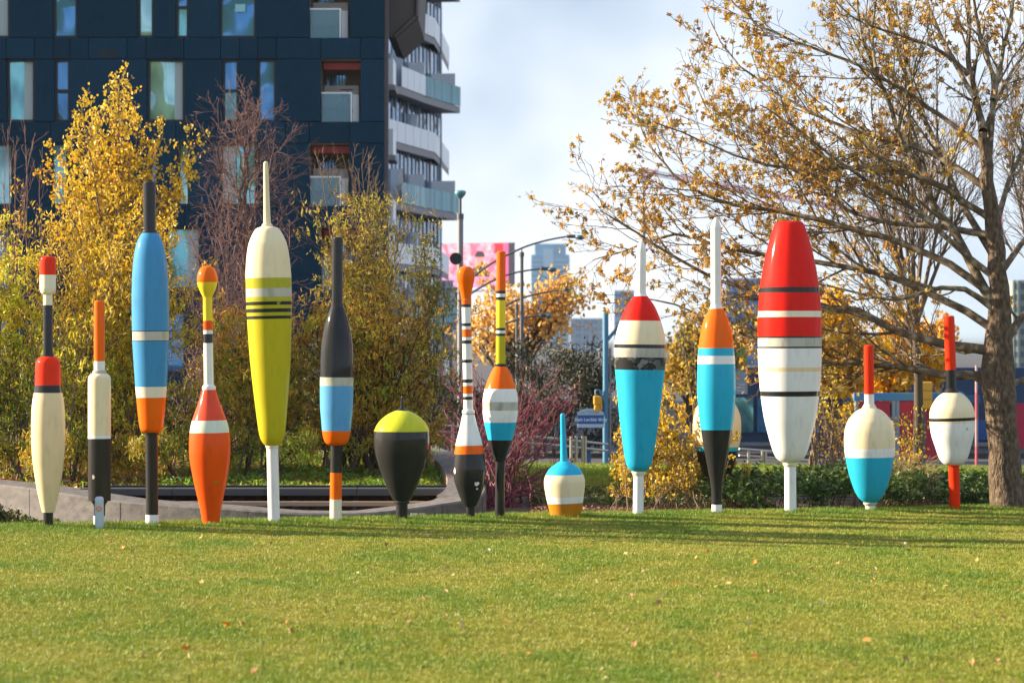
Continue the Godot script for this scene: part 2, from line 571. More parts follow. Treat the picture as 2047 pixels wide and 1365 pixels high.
func grass_patch(called: String, tm: Mesh, count: int, d0: float, d1: float, dry: FastNoiseLite, tall: float, mound: float) -> void:
	rng.seed = 77
	var mm := MultiMesh.new()
	mm.transform_format = MultiMesh.TRANSFORM_3D
	mm.use_colors = true
	mm.mesh = tm
	mm.instance_count = count
	var green := Color(0.135, 0.235, 0.012)
	var olive := Color(0.25, 0.285, 0.024)
	var straw := Color(0.40, 0.345, 0.055)
	for i in count:
		var d := lerpf(d0, d1, rng.randf())
		if mound == 0.0 and d > 41.0: d = lerpf(41.0, d1, pow(rng.randf(), 0.8))
		var hw: float = 0.185 * d + 2.0 if mound == 0.0 else 10.0
		var x := rng.randf_range(-hw, hw) if mound == 0.0 else rng.randf_range(0.0, 13.0)
		if mound == 0.0 and d > crest(x) + 0.45: d -= 3.0
		var f := 0.62 * dry.get_noise_2d(x * 0.9, d * 0.5) + 0.42 * dry.get_noise_2d(x * 3.0, d * 1.6) + 0.05
		var edge := sm(crest(x) - 2.4, crest(x) - 0.2, d) if mound == 0.0 else 0.6
		var s := tall * rng.randf_range(0.7, 1.25) * (1.0 - 0.7 * maxf(f, 0.0) + 0.9 * edge)
		var b := Basis(Vector3.UP, rng.randf() * TAU).scaled_local(Vector3(1.15, s, 1.15))
		mm.set_instance_transform(i, Transform3D(b, Vector3(x, land(x, d) - 0.004, -d)))
		var dr := clampf(0.5 + f * 1.1 + rng.randfn(0, 0.24) - 0.55 * edge, 0.0, 1.0)
		var c := green.lerp(olive, minf(dr * 2.0, 1.0)) if dr < 0.5 else olive.lerp(straw, (dr - 0.5) * 1.3)
		var g := rng.randf_range(0.8, 1.2)
		mm.set_instance_color(i, Color(c.r * g, c.g * g, c.b * g))
	if mound == 0.0:   # longer grass left standing round the foot of each float
		var k := 0
		for px in [95.0, 198.0, 303.6, 421.0, 547.6, 670.6, 802.8, 940.6, 999.0, 1131.0, 1276.0, 1433.5, 1580.8, 1740.8, 1910.6]:
			var q := at(px, 1050, row(px))
			for j in 110:
				var ang := rng.randf() * TAU
				var r := 0.08 + 0.26 * rng.randf() * rng.randf() + (0.16 if px in [421.0, 1131.0] else 0.0)
				var x := q.x + cos(ang) * r * 1.2
				var z := q.z + sin(ang) * r
				var b := Basis(Vector3.UP, rng.randf() * TAU).scaled_local(Vector3(1.0, rng.randf_range(1.5, 2.6), 1.0))
				mm.set_instance_transform(k, Transform3D(b, Vector3(x, land(x, -z) - 0.004, z)))
				mm.set_instance_color(k, green.lerp(olive, rng.randf() * 0.8))
				k += 7
	var o := MultiMeshInstance3D.new()
	o.multimesh = mm
	o.material_override = M.grass
	o.name = numbered(called)
	add_child(o)
	tag(o, "short sunlit lawn grass in front of the floats" if mound == 0.0 else "bright grass on the low mound behind the small float", "grass", "", "stuff")

func fallen() -> void:
	# single dry leaves lying on the lawn
	var lm := leaf_mesh("plane")
	var rl := leaf_mesh("round")
	var mats := []
	for c in [Color(0.50, 0.34, 0.12), Color(0.52, 0.40, 0.20), Color(0.46, 0.24, 0.05), Color(0.34, 0.18, 0.08)]:
		mats.append(mat(c, 0.9, {"cull_mode": BaseMaterial3D.CULL_DISABLED}))
	var or_ := mat(Color(0.85, 0.25, 0.01), 0.5, {"cull_mode": BaseMaterial3D.CULL_DISABLED})
	var special := [[1508, 1128, "bright orange fallen leaf in the grass below the biggest float"], [452, 1262, "bright orange fallen leaf on the left part of the lawn, lower down"], [1350, 1168, "bright orange fallen leaf on the lawn below the two spears"], [246, 1111, "small orange fallen leaf on the lawn just below the blue float"], [370, 1312, "orange fallen leaf nearest the lower left corner of the lawn"], [1509, 1312, "orange fallen leaf nearest the lower right part of the lawn"]]
	for e in special:
		var d: float = EYE * PXM / (e[1] - AY)
		var q := at(e[0], e[1], d)
		var o := obj("fallen_leaf", lm, or_)
		o.position = Vector3(q.x, land(q.x, d) + 0.045, q.z)
		o.rotation = Vector3(0.7, 1.3 * e[0], 0.2)
		o.scale = Vector3.ONE * 0.085
		tag(o, e[2], "leaf")
	rng.seed = 91
	for i in 170:
		var py := 1072.0 + 285.0 * pow(rng.randf(), 1.5)
		var px := 2047.0 * pow(rng.randf(), 0.8)
		var d := EYE * PXM / (py - AY)
		var q := at(px, py, d)
		var o := obj("fallen_leaf", lm if rng.randf() < 0.6 else rl, mats[rng.randi() % 4])
		o.position = Vector3(q.x, land(q.x, d) + rng.randf_range(0.02, 0.04), q.z)
		o.rotation = Vector3(rng.randfn(0.35, 0.4), rng.randf() * TAU, rng.randfn(0, 0.4))
		o.scale = Vector3.ONE * rng.randf_range(0.05, 0.095)
		tag(o, "small dry tan or brown leaf lying on the sunlit lawn", "leaf", "dry leaves scattered over the lawn")

func planter() -> void:
	# the curved wall: outer top edge (x, y in the measured view, distance) from the left round to the right wing
	var pts := []
	for e in [[-330, 935, 53.0], [-60, 962, 50.6], [60, 975, 49.3], [125, 985, 48.7], [220, 999, 48.0], [300, 1006, 47.6], [380, 1011, 47.3], [450, 1015, 47.1], [530, 1021, 46.95], [600, 1025, 46.9], [700, 1026, 46.95], [760, 1022.5, 47.05], [820, 1016, 47.25], [870, 1009, 47.4], [920, 1001, 47.6], [952, 993, 47.9], [966, 985, 48.4], [968, 972, 49.2], [958, 950, 51.0], [932, 922, 54.0], [905, 905, 56.5], [872, 893, 59.5]]:
		pts.append(at(e[0], e[1], e[2]))
	var c := Curve3D.new()
	for i in pts.size():
		var t: Vector3 = (pts[mini(i + 1, pts.size() - 1)] - pts[maxi(i - 1, 0)]) / 6.0
		c.add_point(pts[i], -t, t)
	var top := []
	for i in pts.size() - 1:
		for k in 4:
			top.append(c.sample(i, k / 4.0))
	top.append(pts[-1])
	var w := thing("curved_wall", "long curved concrete retaining wall round the planted bed", "wall", Vector3(0, 0, -47))
	var off := Vector3(0, 0, 47)
	var n := top.size()
	var cap := MB.new()
	var face := MB.new()
	var inner := MB.new()
	var prev := []
	for i in n:
		var t: Vector3 = (top[mini(i + 1, n - 1)] - top[maxi(i - 1, 0)])
		t.y = 0
		t = t.normalized()
		var back := Vector3(t.z, 0, -t.x)   # to the left of travel: into the bed
		var th := lerpf(0.75, 0.55, sm(0.7, 0.9, float(i) / n))
		var a: Vector3 = top[i] + off
		var q := [a, a + Vector3(0, -0.03, 0) - back * -0.03 * -1.0, a + back * th, Vector3(a.x, -1.0, a.z) - back * 0.03, Vector3(a.x, -1.0, a.z) + back * th]
		q[1] = a - back * 0.03 + Vector3(0, -0.03, 0)
		if i > 0:
			cap.quad(prev[0], q[0], q[2], prev[2], Vector3.UP)
			cap.quad(prev[1], q[1], q[0], prev[0], Vector3.UP - back)
			face.quad(prev[3], q[3], q[1], prev[1], -back)
			inner.quad(prev[4], q[4], q[2], prev[2], back)
		prev = q
	obj("coping", cap.done(), M.concrete, w)
	obj("outer_face", face.done(), M.concrete, w)
	obj("inner_face", inner.done(), M.split, w)
	for i in range(8, n - 4, 9):
		var t: Vector3 = (top[i + 1] - top[i - 1])
		t.y = 0
		t = t.normalized()
		var back := Vector3(t.z, 0, -t.x)
		var a: Vector3 = top[i] + off
		obj("joint", MB.new().box(a - back * 0.029 + Vector3(0, -0.46, 0), Vector3(0.016, 0.86, 0.012), Basis(t, Vector3.UP, -back)).done(), M.slab, w)
	# plates fixed to the wall
	var plates := [[820.5, 834.5, 1026, 1046, Color(0.62, 0.66, 0.70), "white notice plate fixed to the curved wall beside the squat float", true], [838.5, 849.5, 1026, 1046, Color(0.52, 0.44, 0.36), "beige notice plate fixed to the curved wall, right of the white plate", false]]
	for e in plates:
		var d := 46.98 if e[6] else 47.02
		var q := at((e[0] + e[1]) / 2, (e[2] + e[3]) / 2, d)
		var o := thing("notice_plate", e[5], "sign", q)
		var sz := Vector3((e[1] - e[0]) * d / PXM, (e[3] - e[2]) * d / PXM, 0.012)
		obj("plate", MB.new().bev(Vector3(), sz, 0.003).done(), mat(e[4], 0.4), o)
		var ln := MB.new()
		if e[6]:
			for k in 3:
				ln.box(Vector3(-0.018 + 0.006 * k, sz.y * (0.40 - 0.06 * k), 0.0075), Vector3(0.05 - 0.012 * k, 0.003, 0.003))
			ln.box(Vector3(0.04, sz.y * 0.32, 0.0075), Vector3(0.012, 0.016, 0.003))
		else:
			ln.box(Vector3(-0.02, sz.y * 0.34, 0.0075), Vector3(0.022, 0.03, 0.003))
		obj("printing", ln.done(), mat(Color(0.03, 0.06, 0.14), 0.5), o).set_meta("kind", "stuff")
	# low bench edge inside the ring
	var b := thing("bench", "long dark low bench along the planted bed behind the wall", "bench", at(530, 975, 49.6))
	var s := 49.6 / PXM
	for k in 4:
		obj("slab", MB.new().bev(Vector3((k - 1.5) * 184 * s, -0.065, 0.0), Vector3(183.4 * s, 0.125, 0.42), 0.008).done(), M.slab, b)
	obj("back_board", MB.new().box(Vector3(0, -0.42, -0.28), Vector3(736 * s, 0.9, 0.1)).done(), mat(Color(0.012, 0.012, 0.014), 0.8), b)
	obj("foot_rail", MB.new().bev(Vector3(40 * s, -0.245, 0.55), Vector3(690 * s, 0.08, 0.10), 0.006).done(), M.timber, b)
	for k in 6:
		obj("bracket", MB.new().box(Vector3((k - 2.5) * 120 * s, -0.34, 0.15), Vector3(0.06, 0.26, 0.7)).done(), M.slab, b)

# ---------- the floats ----------
func rad(p: Array, y: float) -> float:
	# monotone cubic through [y, r, y, r ...]
	var m := p.size() / 2
	if y <= p[0]: return p[1]
	if y >= p[2 * m - 2]: return p[2 * m - 1]
	var i := 0
	while i < m - 2 and y > p[2 * i + 2]:
		i += 1
	var h: float = p[2 * i + 2] - p[2 * i]
	var t: float = (y - p[2 * i]) / h
	var s := slope(p, i, m)
	var e := slope(p, i + 1, m)
	var t2 := t * t
	var t3 := t2 * t
	return (2 * t3 - 3 * t2 + 1) * p[2 * i + 1] + (t3 - 2 * t2 + t) * h * s + (-2 * t3 + 3 * t2) * p[2 * i + 3] + (t3 - t2) * h * e

func sec_slope(p: Array, i: int) -> float:
	return (p[2 * i + 3] - p[2 * i + 1]) / maxf(p[2 * i + 2] - p[2 * i], 0.01)

func slope(p: Array, i: int, m: int) -> float:
	if i == 0: return sec_slope(p, 0)
	if i == m - 1: return sec_slope(p, m - 2)
	var a := sec_slope(p, i - 1)
	var b := sec_slope(p, i)
	return 0.0 if a * b <= 0.0 else 2.0 * a * b / (a + b)

func band_mesh(p: Array, y0: float, y1: float, yb: float, s: float, top: bool, bottom: bool) -> ArrayMesh:
	var ys := [y0]
	var n := int(ceil((y1 - y0) / 4.0))
	for i in range(1, n + 1):
		ys.append(lerpf(y0, y1, float(i) / n))
	for i in p.size() / 2:
		if p[2 * i] > y0 + 0.2 and p[2 * i] < y1 - 0.2: ys.append(p[2 * i])
	ys.sort()
	var pr := []
	for y in ys:
		var a: float = maxf(y - 0.4, p[0])
		var b: float = minf(y + 0.4, p[p.size() - 2])
		var g: float = (rad(p, b) - rad(p, a)) / (b - a)
		var nn := Vector2(1, g).normalized()
		pr.append([rad(p, y) * s, (yb - y) * s, nn.x, nn.y])
	var mb := MB.new()
	mb.rings(pr, 56)
	if top: mb.disc(Vector3(0, pr[0][1], 0), Vector3.UP, 0, 56)
	if bottom: mb.disc(Vector3(0, pr[-1][1], 0), Vector3.DOWN, (pr.size() - 1) * 56, 56)
	return mb.done()

func float_thing(label: String, d_: float, axis: Array, secs: Array) -> Node3D:
	# axis: x at the top, y of the top, x at the base, y of the base; each section: part name, profile, [paint, lower end ...]
	var d := row(axis[2]) + d_ - TWO
	var s := d / PXM
	var y: float = axis[3]
	var o := thing("fishing_float", label, "fishing float sculpture", at(axis[2], y, d), "giant painted fishing floats in a row on the lawn")
	o.rotation.z = atan((axis[2] - axis[0]) / (axis[3] - axis[1]))
	for sec in secs:
		var p: Array = sec[1]
		var y0: float = p[0]
		var bands: Array = sec[2]
		for i in bands.size() / 2:
			var y1: float = bands[2 * i + 1]
			if y1 <= 0.0: y1 = p[p.size() - 2]
			obj(sec[0] if i == 0 or not sec.size() > 3 else sec[3], band_mesh(p, y0, y1, y, s, i == 0, i == bands.size() / 2 - 1), paint(bands[2 * i]), o)
			y0 = y1
	return o

func chip(o: Node3D, called: String, p: Array, axis: Array, d: float, y: float, ang: float, w: float, h: float, m: Material, seed_: int) -> void:
	# an irregular flake lying on the turned surface; ang 0 faces the viewer, positive to the right
	rng.seed = seed_
	var s := row(axis[2]) / PXM
	var mb := MB.new()
	var c := Vector3()
	var ring := []
	for k in 14:
		var a := TAU * k / 14
		var f := rng.randf_range(0.55, 1.1)
		var yy := y + sin(a) * h * f
		var aa := ang + cos(a) * w * f / rad(p, y)
		var r := (rad(p, yy) + 0.35) * s
		ring.append(Vector3(sin(aa) * r, (axis[3] - yy) * s, cos(aa) * r))
	var rr := (rad(p, y) + 0.45) * s
	c = Vector3(sin(ang) * rr, (axis[3] - y) * s, cos(ang) * rr)
	for k in 14:
		mb.tri(c, ring[k], ring[(k + 1) % 14], Vector3(sin(ang), 0, cos(ang)))
	obj(called, mb.done(), m, o)

var paints := {}
func paint(key: String) -> StandardMaterial3D:
	if paints.has(key): return paints[key]
	var c: Color = {
		"cream": Color(0.80, 0.68, 0.44), "ivory": Color(0.80, 0.73, 0.56), "white": Color(0.80, 0.80, 0.78), "red": Color(0.72, 0.010, 0.002), "scarlet": Color(0.80, 0.030, 0.002),
		"orange": Color(0.88, 0.135, 0.002), "rust": Color(0.82, 0.088, 0.004), "coral": Color(0.74, 0.075, 0.035), "blue": Color(0.055, 0.26, 0.52), "sky": Color(0.10, 0.34, 0.64), "black": Color(0.012, 0.014, 0.018),
		"soot": Color(0.02, 0.02, 0.021), "mustard": Color(0.50, 0.44, 0.015), "olive": Color(0.42, 0.40, 0.02), "lime": Color(0.52, 0.54, 0.025), "yellow": Color(0.82, 0.62, 0.03), "turquoise": Color(0.02, 0.40, 0.62), "putty": Color(0.50, 0.49, 0.42),
		"ochre": Color(0.50, 0.20, 0.012), "pale": Color(0.66, 0.72, 0.60), "sand": Color(0.78, 0.60, 0.36), "worn": Color(0.6, 0.6, 0.6), "worn2": Color(0.6, 0.6, 0.6), "buff": Color(0.8, 0.56, 0.24),
	}[key]
	var m := mat(c, 0.34, {"metallic_specular": 0.2, "clearcoat_enabled": true, "clearcoat": 0.2, "clearcoat_roughness": 0.09, "uv1_triplanar": true, "uv1_scale": Vector3(0.9, 0.22, 0.9)})
	m.albedo_texture = M.grime
	m.roughness_texture = M.rough
	m.roughness = 0.75
	m.normal_enabled = true
	m.normal_texture = M.ripple
	m.normal_scale = 0.06
	if key in ["soot", "black"]:
		m.clearcoat_roughness = 0.06
		m.clearcoat = 0.55
	if key == "putty":
		m.clearcoat = 0.1
		m.albedo_texture = M.stain
	if key.begins_with("worn"):
		m.albedo_color = Color.WHITE
		m.albedo_texture = M.flaked if key == "worn" else M.flaked2
		m.uv1_scale = Vector3(0.8, 0.8, 0.8)
		m.clearcoat = 0.15
	paints[key] = m
	return m

func floats() -> void:
	var B := 15.0
	float_thing("red and cream float with a red capsule tip, leftmost of the row", 44.0, [94.5, 512, 95.6, 1058], [
		["tip", [511.6, 7, 512.6, 11.5, 515, 14, 519, 15.6, 525, 16, 575, 16.2, 583, 15, 587, 12.5, 588.5, 9.5], ["scarlet", 549.5, "ivory", 0]],
		["stem", [588.5, 9.3, 708, 9.6], ["ivory", 610, "black", 0]],
		["collar", [706, 10.2, 708, 11.6, 712.5, 11.8], ["black", 0]],
		["body", [712.5, 12, 714, 17, 718, 21, 724, 24, 735, 25.2, 770, 26.4, 785, 28.2, 800, 31, 825, 33.2, 853, 34, 897, 33.0, 941, 28.6, 985, 21.3, 1015, 14.5, 1024, 12.4], ["scarlet", 770, "black", 785, "sand", 0]],
		["pole", [1024, 9.8, 1058 + B, 9.6], ["soot", 0]]])
	var a2 := [197.6, 601, 198, 1059]
	var f2 := float_thing("cream and black bottle-shaped float with an orange stick", 44.0, a2, [
		["stick", [601, 8, 602, 10, 604, 10.8, 740, 10.9], ["orange", 722, "white", 0]],
		["collar", [740, 11.5, 742, 13.8, 745, 14, 747, 15], ["putty", 0]],
		["body", [747, 15.5, 749, 18.5, 752, 21.2, 757, 22.5, 765, 22.8, 870, 22.9, 1001, 22.4], ["cream", 870, "white", 876.5, "soot", 0]],
		["neck", [1001, 17, 1003, 16, 1008, 12.5, 1012, 11.4], ["soot", 0]],
		["pole", [1012, 11.2, 1031, 11.2], ["soot", 0]],
		["sleeve", [1031, 12.4, 1059 + B, 12.4], ["white", 0]]])
	chip(f2, "scuff", [747, 22.4, 1001, 22.4], a2, 44.0, 953, -0.42, 3.5, 5.0, paint("putty"), 4)
	float_thing("tall blue float with a black stick, grey joint and orange foot", 44.0, [297.5, 363, 303.6, 1056], [
		["stick", [363, 9, 364, 11, 366.5, 12, 460, 12.2], ["black", 0]],
		["collar", [460, 13.5, 462, 15, 466, 15.4], ["soot", 0]],
		["body", [466, 15.6, 470, 18.5, 480, 24, 500, 29.8, 520, 33, 560, 36.2, 600, 37.2, 661, 37], ["blue", 0]],
		["joint", [661, 36.2, 663, 36.4, 680, 36.2, 682, 36.2], ["black", 662.6, "putty", 680.6, "black", 0]],
		["body", [682, 36.8, 720, 34.6, 773, 31.4, 794, 29.6, 830, 26.4, 850, 24, 858, 22.4, 862, 19.5, 864.6, 15], ["blue", 773, "ivory", 794.5, "orange", 0]],
		["collar", [864.6, 14.2, 869, 13.6], ["soot", 0]],
		["pole", [869, 12.4, 1028.6, 12.2], ["soot", 0]],
		["sleeve", [1028.6, 13.2, 1056 + B, 13.2], ["white", 0]]])
	var a4 := [413.2, 531, 421, 1055]
	var p4 := [779, 13.4, 803, 20.9, 840, 34.4, 852, 37.6, 864.6, 39.6, 885, 41.2, 900, 41.4, 920, 39.8, 945.7, 36, 985.7, 28, 1020, 20.6, 1055 + B, 13]
	var f4 := float_thing("orange club-shaped float standing on its narrow end, orange and yellow knob", 44.0, a4, [
		["knob", [531.4, 4, 532.5, 9, 536, 13.6, 543, 17.6, 552, 19.9, 560, 20.5, 570, 18.9, 580, 15.6, 590, 11, 593, 9.8], ["orange", 564, "yellow", 0]],
		["stem", [593, 9.1, 770, 9.6], ["yellow", 641, "rust", 660, "white", 667.4, "black", 685.7, "white", 0]],
		["collar", [770, 11, 772, 13, 776, 13.6, 779, 13.6], ["white", 0]],
		["body", p4, ["coral", 840, "pale", 864.6, "rust", 0]]])
	chip(f4, "scuff", p4, a4, 44.0, 962, 0.45, 8.0, 4.0, paint("ochre"), 9)
	float_thing("largest yellow-green float with cream top, black hoops and cream spike", 44.0, [530.6, 323, 547.6, 1053], [
		["spike", [322.5, 2, 323.5, 3.6, 326, 4.6, 380, 5.8, 445, 7.4, 448, 9], ["cream", 0]],
		["collar", [448, 10.4, 450, 10.8, 452.5, 10.8], ["cream", 0]],
		["body", [452.5, 12, 455, 20, 459, 24.8, 465.7, 29, 476, 34, 488.6, 38.6, 508, 42, 528.6, 44.2, 556, 45.7, 597, 45.7, 643, 44.4, 700, 41.8, 757, 37.6, 814, 32, 860, 26.9, 876, 23.4, 884, 19.6, 888, 16.4, 890.3, 13.5],
			["cream", 556, "olive", 576.6, "putty", 593.7, "olive", 603, "worn2", 610, "olive", 617, "black", 624.6, "olive", 631.4, "black", 637.7, "mustard", 0], "band"],
		["collar", [890.3, 13.4, 893, 13.4, 896, 12], ["ivory", 0]],
		["pole", [896, 11.6, 1053 + B, 11.8], ["white", 0]]])
	float_thing("black and sky-blue float with an orange and cream foot and black stick", 44.0, [674.6, 474, 670.6, 1051], [
		["stick", [474, 8, 475, 10, 477, 10.8, 606, 11], ["black", 0]],
		["collar", [606, 12.2, 613, 12.6], ["soot", 0]],
		["body", [613, 13, 625, 17.4, 643, 22.8, 671, 28.8, 700, 32.2, 734, 33.3, 754, 33.4, 771, 33.5, 814, 32.8, 840, 30.6, 861, 28.6, 876, 25.8, 884, 22.4, 888, 18.4, 890, 14],
			["black", 754, "putty", 771, "sky", 861, "orange", 0], "band"],
		["pole", [890, 11.6, 1051 + B, 12], ["soot", 944.6, "orange", 998, "ivory", 0]]])
	float_thing("squat black float with a lime-yellow dome and short black spike", 44.0, [803.4, 791, 802.8, 1046], [
		["spike", [791, 1, 793, 2, 803, 2.6, 813, 3.6, 816.5, 6, 818.5, 10.5, 821.5, 11.4], ["black", 0]],
		["body", [820.5, 11.5, 822.5, 17, 827, 26.7, 837.5, 40.5, 849.8, 50.5, 862, 55.2, 878.5, 56.3, 903, 54, 923.6, 49, 944, 42, 964.7, 33.9, 985, 25, 997.5, 18.7, 1001, 15], ["lime", 862, "soot", 0]],
		["collar", [1001, 15, 1003, 15.6, 1006, 15.2], ["soot", 0]],
		["pole", [1006, 11.8, 1046 + B, 11.8], ["soot", 0]]])
	var a8 := [930.4, 532, 940.6, 1042]
	var p8 := [828.6, 12, 851.7, 17.3, 890, 27.2, 907, 29.6, 925, 31.8, 939.4, 32.6, 955, 31.6, 962.5, 30.5, 985.5, 23.5, 1004, 16, 1012, 11.6]
	var f8 := float_thing("striped stick float with white and black bottle body and orange head", 44.0, a8, [
		["head", [532, 4, 533.2, 9, 537, 14, 543, 17, 549, 18, 556, 17.8, 570, 14.8, 588.5, 10.6, 597, 9.6], ["orange", 0]],
		["stem", [597.6, 9, 819, 9.6], ["orange", 608, "black", 614, "white", 645.8, "black", 652, "white", 658, "orange", 674, "white", 680, "black", 687, "white", 718.7, "black", 725, "white", 758, "black", 765, "white", 771, "orange", 787, "white", 792.6, "black", 799, "white", 0], "stripe"],
		["collar", [819, 11, 821, 12.6, 824, 12.8, 827, 12], ["white", 0]],
		["body", p8, ["white", 890, "orange", 907, "soot", 0], "band"],
		["pole", [1012, 8.8, 1042 + B, 8.8], ["soot", 0]]])
	chip(f8, "paint_chip", p8, a8, 44.0, 966, 0.5, 6.0, 4.5, paint("white"), 21)
	chip(f8, "paint_chip", p8, a8, 44.0, 976, 0.58, 2.6, 2.2, paint("white"), 23)
	chip(f8, "paint_chip", p8, a8, 44.0, 941, -1.12, 5.0, 8.0, paint("white"), 25)
	float_thing("orange, white and turquoise float with a banded yellow and orange stick", 44.0, [1001.8, 502, 999, 1040], [
		["stick", [501.5, 5, 502.3, 7.5, 504.5, 9.2, 727, 9.6], ["orange", 581, "black", 587, "white", 593.6, "black", 600, "yellow", 655.4, "black", 660.5, "white", 666.5, "black", 671.6, "mustard", 0], "stripe"],
		["collar", [727, 11.4, 729, 12.2, 732.5, 12.2], ["soot", 0]],
		["body", [732.5, 12.2, 750, 21.5, 777, 31.2, 790, 34, 803, 35.5, 820, 35.3, 844, 32.4, 879.4, 24.4, 902, 18, 916, 13.4], ["orange", 777, "white", 803, "putty", 820, "white", 844, "turquoise", 879.4, "soot", 0], "band"],
		["collar", [916, 13.8, 919, 13.8, 922, 11], ["soot", 0]],
		["pole", [922, 9.7, 1040 + B, 9.7], ["soot", 0]]])
	float_thing("smallest float, cream with turquoise shoulder and spike, ochre base in the grass", 44.0, [1124.6, 826, 1131, 1040], [
		["spike", [826, 1.6, 827.2, 3.2, 830, 4.5, 870, 5.6, 921.8, 7.4], ["turquoise", 0]],
		["body", [921.8, 8, 924, 13, 928, 19, 937, 30.5, 948.6, 37.6, 958, 40.6, 964, 41.2, 981, 39.6, 1005.4, 35.4, 1036, 29.2, 1040 + B, 27], ["turquoise", 948.6, "cream", 992.5, "white", 1005.4, "ochre", 0], "band"]])
	float_thing("turquoise float with red cone top, worn black belt and white spear", 44.0, [1282.6, 479, 1276, 1038], [
		["spear_point", [479, 1, 481, 2.6, 498, 9.2, 500, 9.4], ["white", 0]],
		["spear", [500, 9.5, 585, 10.4, 588, 11.6, 592, 13.4], ["white", 0]],
		["body", [592, 14, 613.5, 29, 641, 40.6, 662, 47, 688.4, 51.4, 705, 51.9, 714, 51.6, 739, 49.8, 782.8, 45.5, 831, 40.4, 879.5, 34, 918, 27.6, 930, 24.4, 937, 20, 942, 14.5],
			["red", 641, "cream", 688.4, "black", 695.7, "putty", 714, "worn", 739, "turquoise", 0], "band"],
		["collar", [942, 14.2, 945, 13.8, 951, 10.8], ["ivory", 0]],
		["pole", [951, 10.4, 1038 + B, 10.6], ["white", 0]]])
	float_thing("turquoise float with orange shoulder, black lower taper and tall white spear", 44.0, [1431.4, 435, 1433.5, 1033], [
		["spear_point", [434.5, 1, 436, 3, 452, 9.8, 454, 10.2], ["white", 0]],
		["spear", [454, 10.3, 607, 10.4, 611, 11.4, 617, 13.2], ["white", 0]],
		["body", [617, 13.4, 627, 19, 637.7, 24.2, 662, 30.8, 695.7, 35.4, 727.6, 37.6, 770, 38.6, 790, 38.2, 821.5, 36, 859, 31.4, 903.7, 24, 942, 17, 966.6, 12.4, 990.7, 10.8, 1000, 10.6],
			["orange", 695.7, "turquoise", 711, "white", 727.6, "turquoise", 859, "soot", 0], "band"],
		["collar", [1000, 11.4, 1003, 11.6, 1008, 10.6], ["soot", 0]],
		["pole", [1008, 10.3, 1033 + B, 10.3], ["white", 0]]])
	float_thing("cream and black float half hidden behind the orange-shouldered turquoise one", 47.0, [1433.5, 660, 1433.5, 1040], [
		["stick", [690, 8, 692, 9.5, 790, 9.5], ["orange", 0]],
		["body", [790, 15, 795, 24, 804, 33.6, 816, 41.5, 832, 47, 850, 48.6, 870, 48.2, 897.6, 43.2, 904, 41.4, 925, 36.4, 944, 29.6, 965, 20.4, 980, 13], ["sand", 893, "turquoise", 901, "soot", 0], "band"],
		["pole", [980, 10, 1040 + B, 10], ["soot", 0]]])
	float_thing("biggest float, red above and white below with dark hoops, flat red top", 44.0, [1578.6, 443, 1580.8, 1030], [
		["body", [442.6, 23, 443.4, 25.4, 449, 29.2, 478, 39.4, 516.7, 49.3, 550.5, 55.6, 574.7, 59.2, 622, 63, 650, 63.9, 672.3, 64], ["red", 574.7, "black", 585, "red", 622, "ivory", 634, "red", 0], "band"],
		["joint", [672.3, 63.7, 676, 63.8, 693, 63.8, 696, 63.6], ["black", 675.5, "putty", 692.8, "black", 0]],
		["body", [696, 64, 734, 63, 760, 61.4, 781.6, 59.6, 831, 52.9, 864.7, 45.2, 893.7, 37.2, 908, 32, 915, 28, 920, 23.4, 924, 16], ["white", 734, "sand", 742.4, "white", 781.6, "black", 791.7, "white", 0], "band"],
		["collar", [924, 15, 928, 14.6, 933, 12], ["ivory", 0]],
		["pole", [933, 11.6, 1030 + B, 11.9], ["white", 0]]])
	float_thing("egg-shaped cream and turquoise float with a short red and white stick", 44.0, [1737.4, 690, 1740.8, 1028], [
		["stick", [689.7, 6.5, 690.5, 8.8, 693, 9.6, 808, 9.8], ["scarlet", 788, "white", 0]],
		["collar", [808, 10.4, 812, 13, 816, 15], ["ivory", 0]],
		["body", [816, 15.5, 820, 24, 831, 36, 845.4, 45.2, 864.7, 50.2, 880, 51, 896, 50.7, 913.5, 48.5, 930, 45.8, 951.7, 40.8, 976, 33, 988, 27.6, 996, 22.4, 1001, 17, 1004, 13], ["cream", 896, "white", 913.5, "turquoise", 0], "band"],
		["collar", [1004, 14, 1006, 14.2, 1010.7, 11], ["putty", 0]],
		["pole", [1010.7, 10.2, 1028 + B, 10.2], ["white", 0]]])
	var a16 := [1898.2, 631, 1910.6, 1023]
	var p16 := [785, 17, 790, 25, 797, 32, 806, 38, 816.4, 43, 826, 45, 833, 45.3, 845, 45.2, 864.7, 43.3, 893.7, 35.4, 913, 29.4, 922, 24.6, 927, 19.6, 929.5, 14]
	var f16 := float_thing("cream and white float on a red pole beside the plane tree trunk", 44.0, a16, [
		["stick", [631, 7.5, 632, 9.6, 634.5, 10.6, 776.7, 10.6], ["scarlet", 739, "black", 0]],
		["collar", [776.7, 11, 780, 13, 785, 15], ["soot", 0]],
		["body", p16, ["cream", 834.7, "black", 841, "cream", 845.4, "white", 0], "band"],
		["pole", [929.5, 11.6, 934, 10.8, 1023 + B, 10.6], ["scarlet", 0]]])
	chip(f16, "smudge", p16, a16, 44.0, 857, 0.55, 3.6, 3.6, paint("putty"), 31)
	# the bollard in front of the second float
	var bo := at(197.6, 1060, row(197.6) - 0.45)
	var bn := thing("bollard", "small grey-white bollard with an orange round badge before the bottle-shaped float", "bollard", bo)
	var s := (row(197.6) - 0.45) / PXM
	var mb := MB.new()
	var pr := []
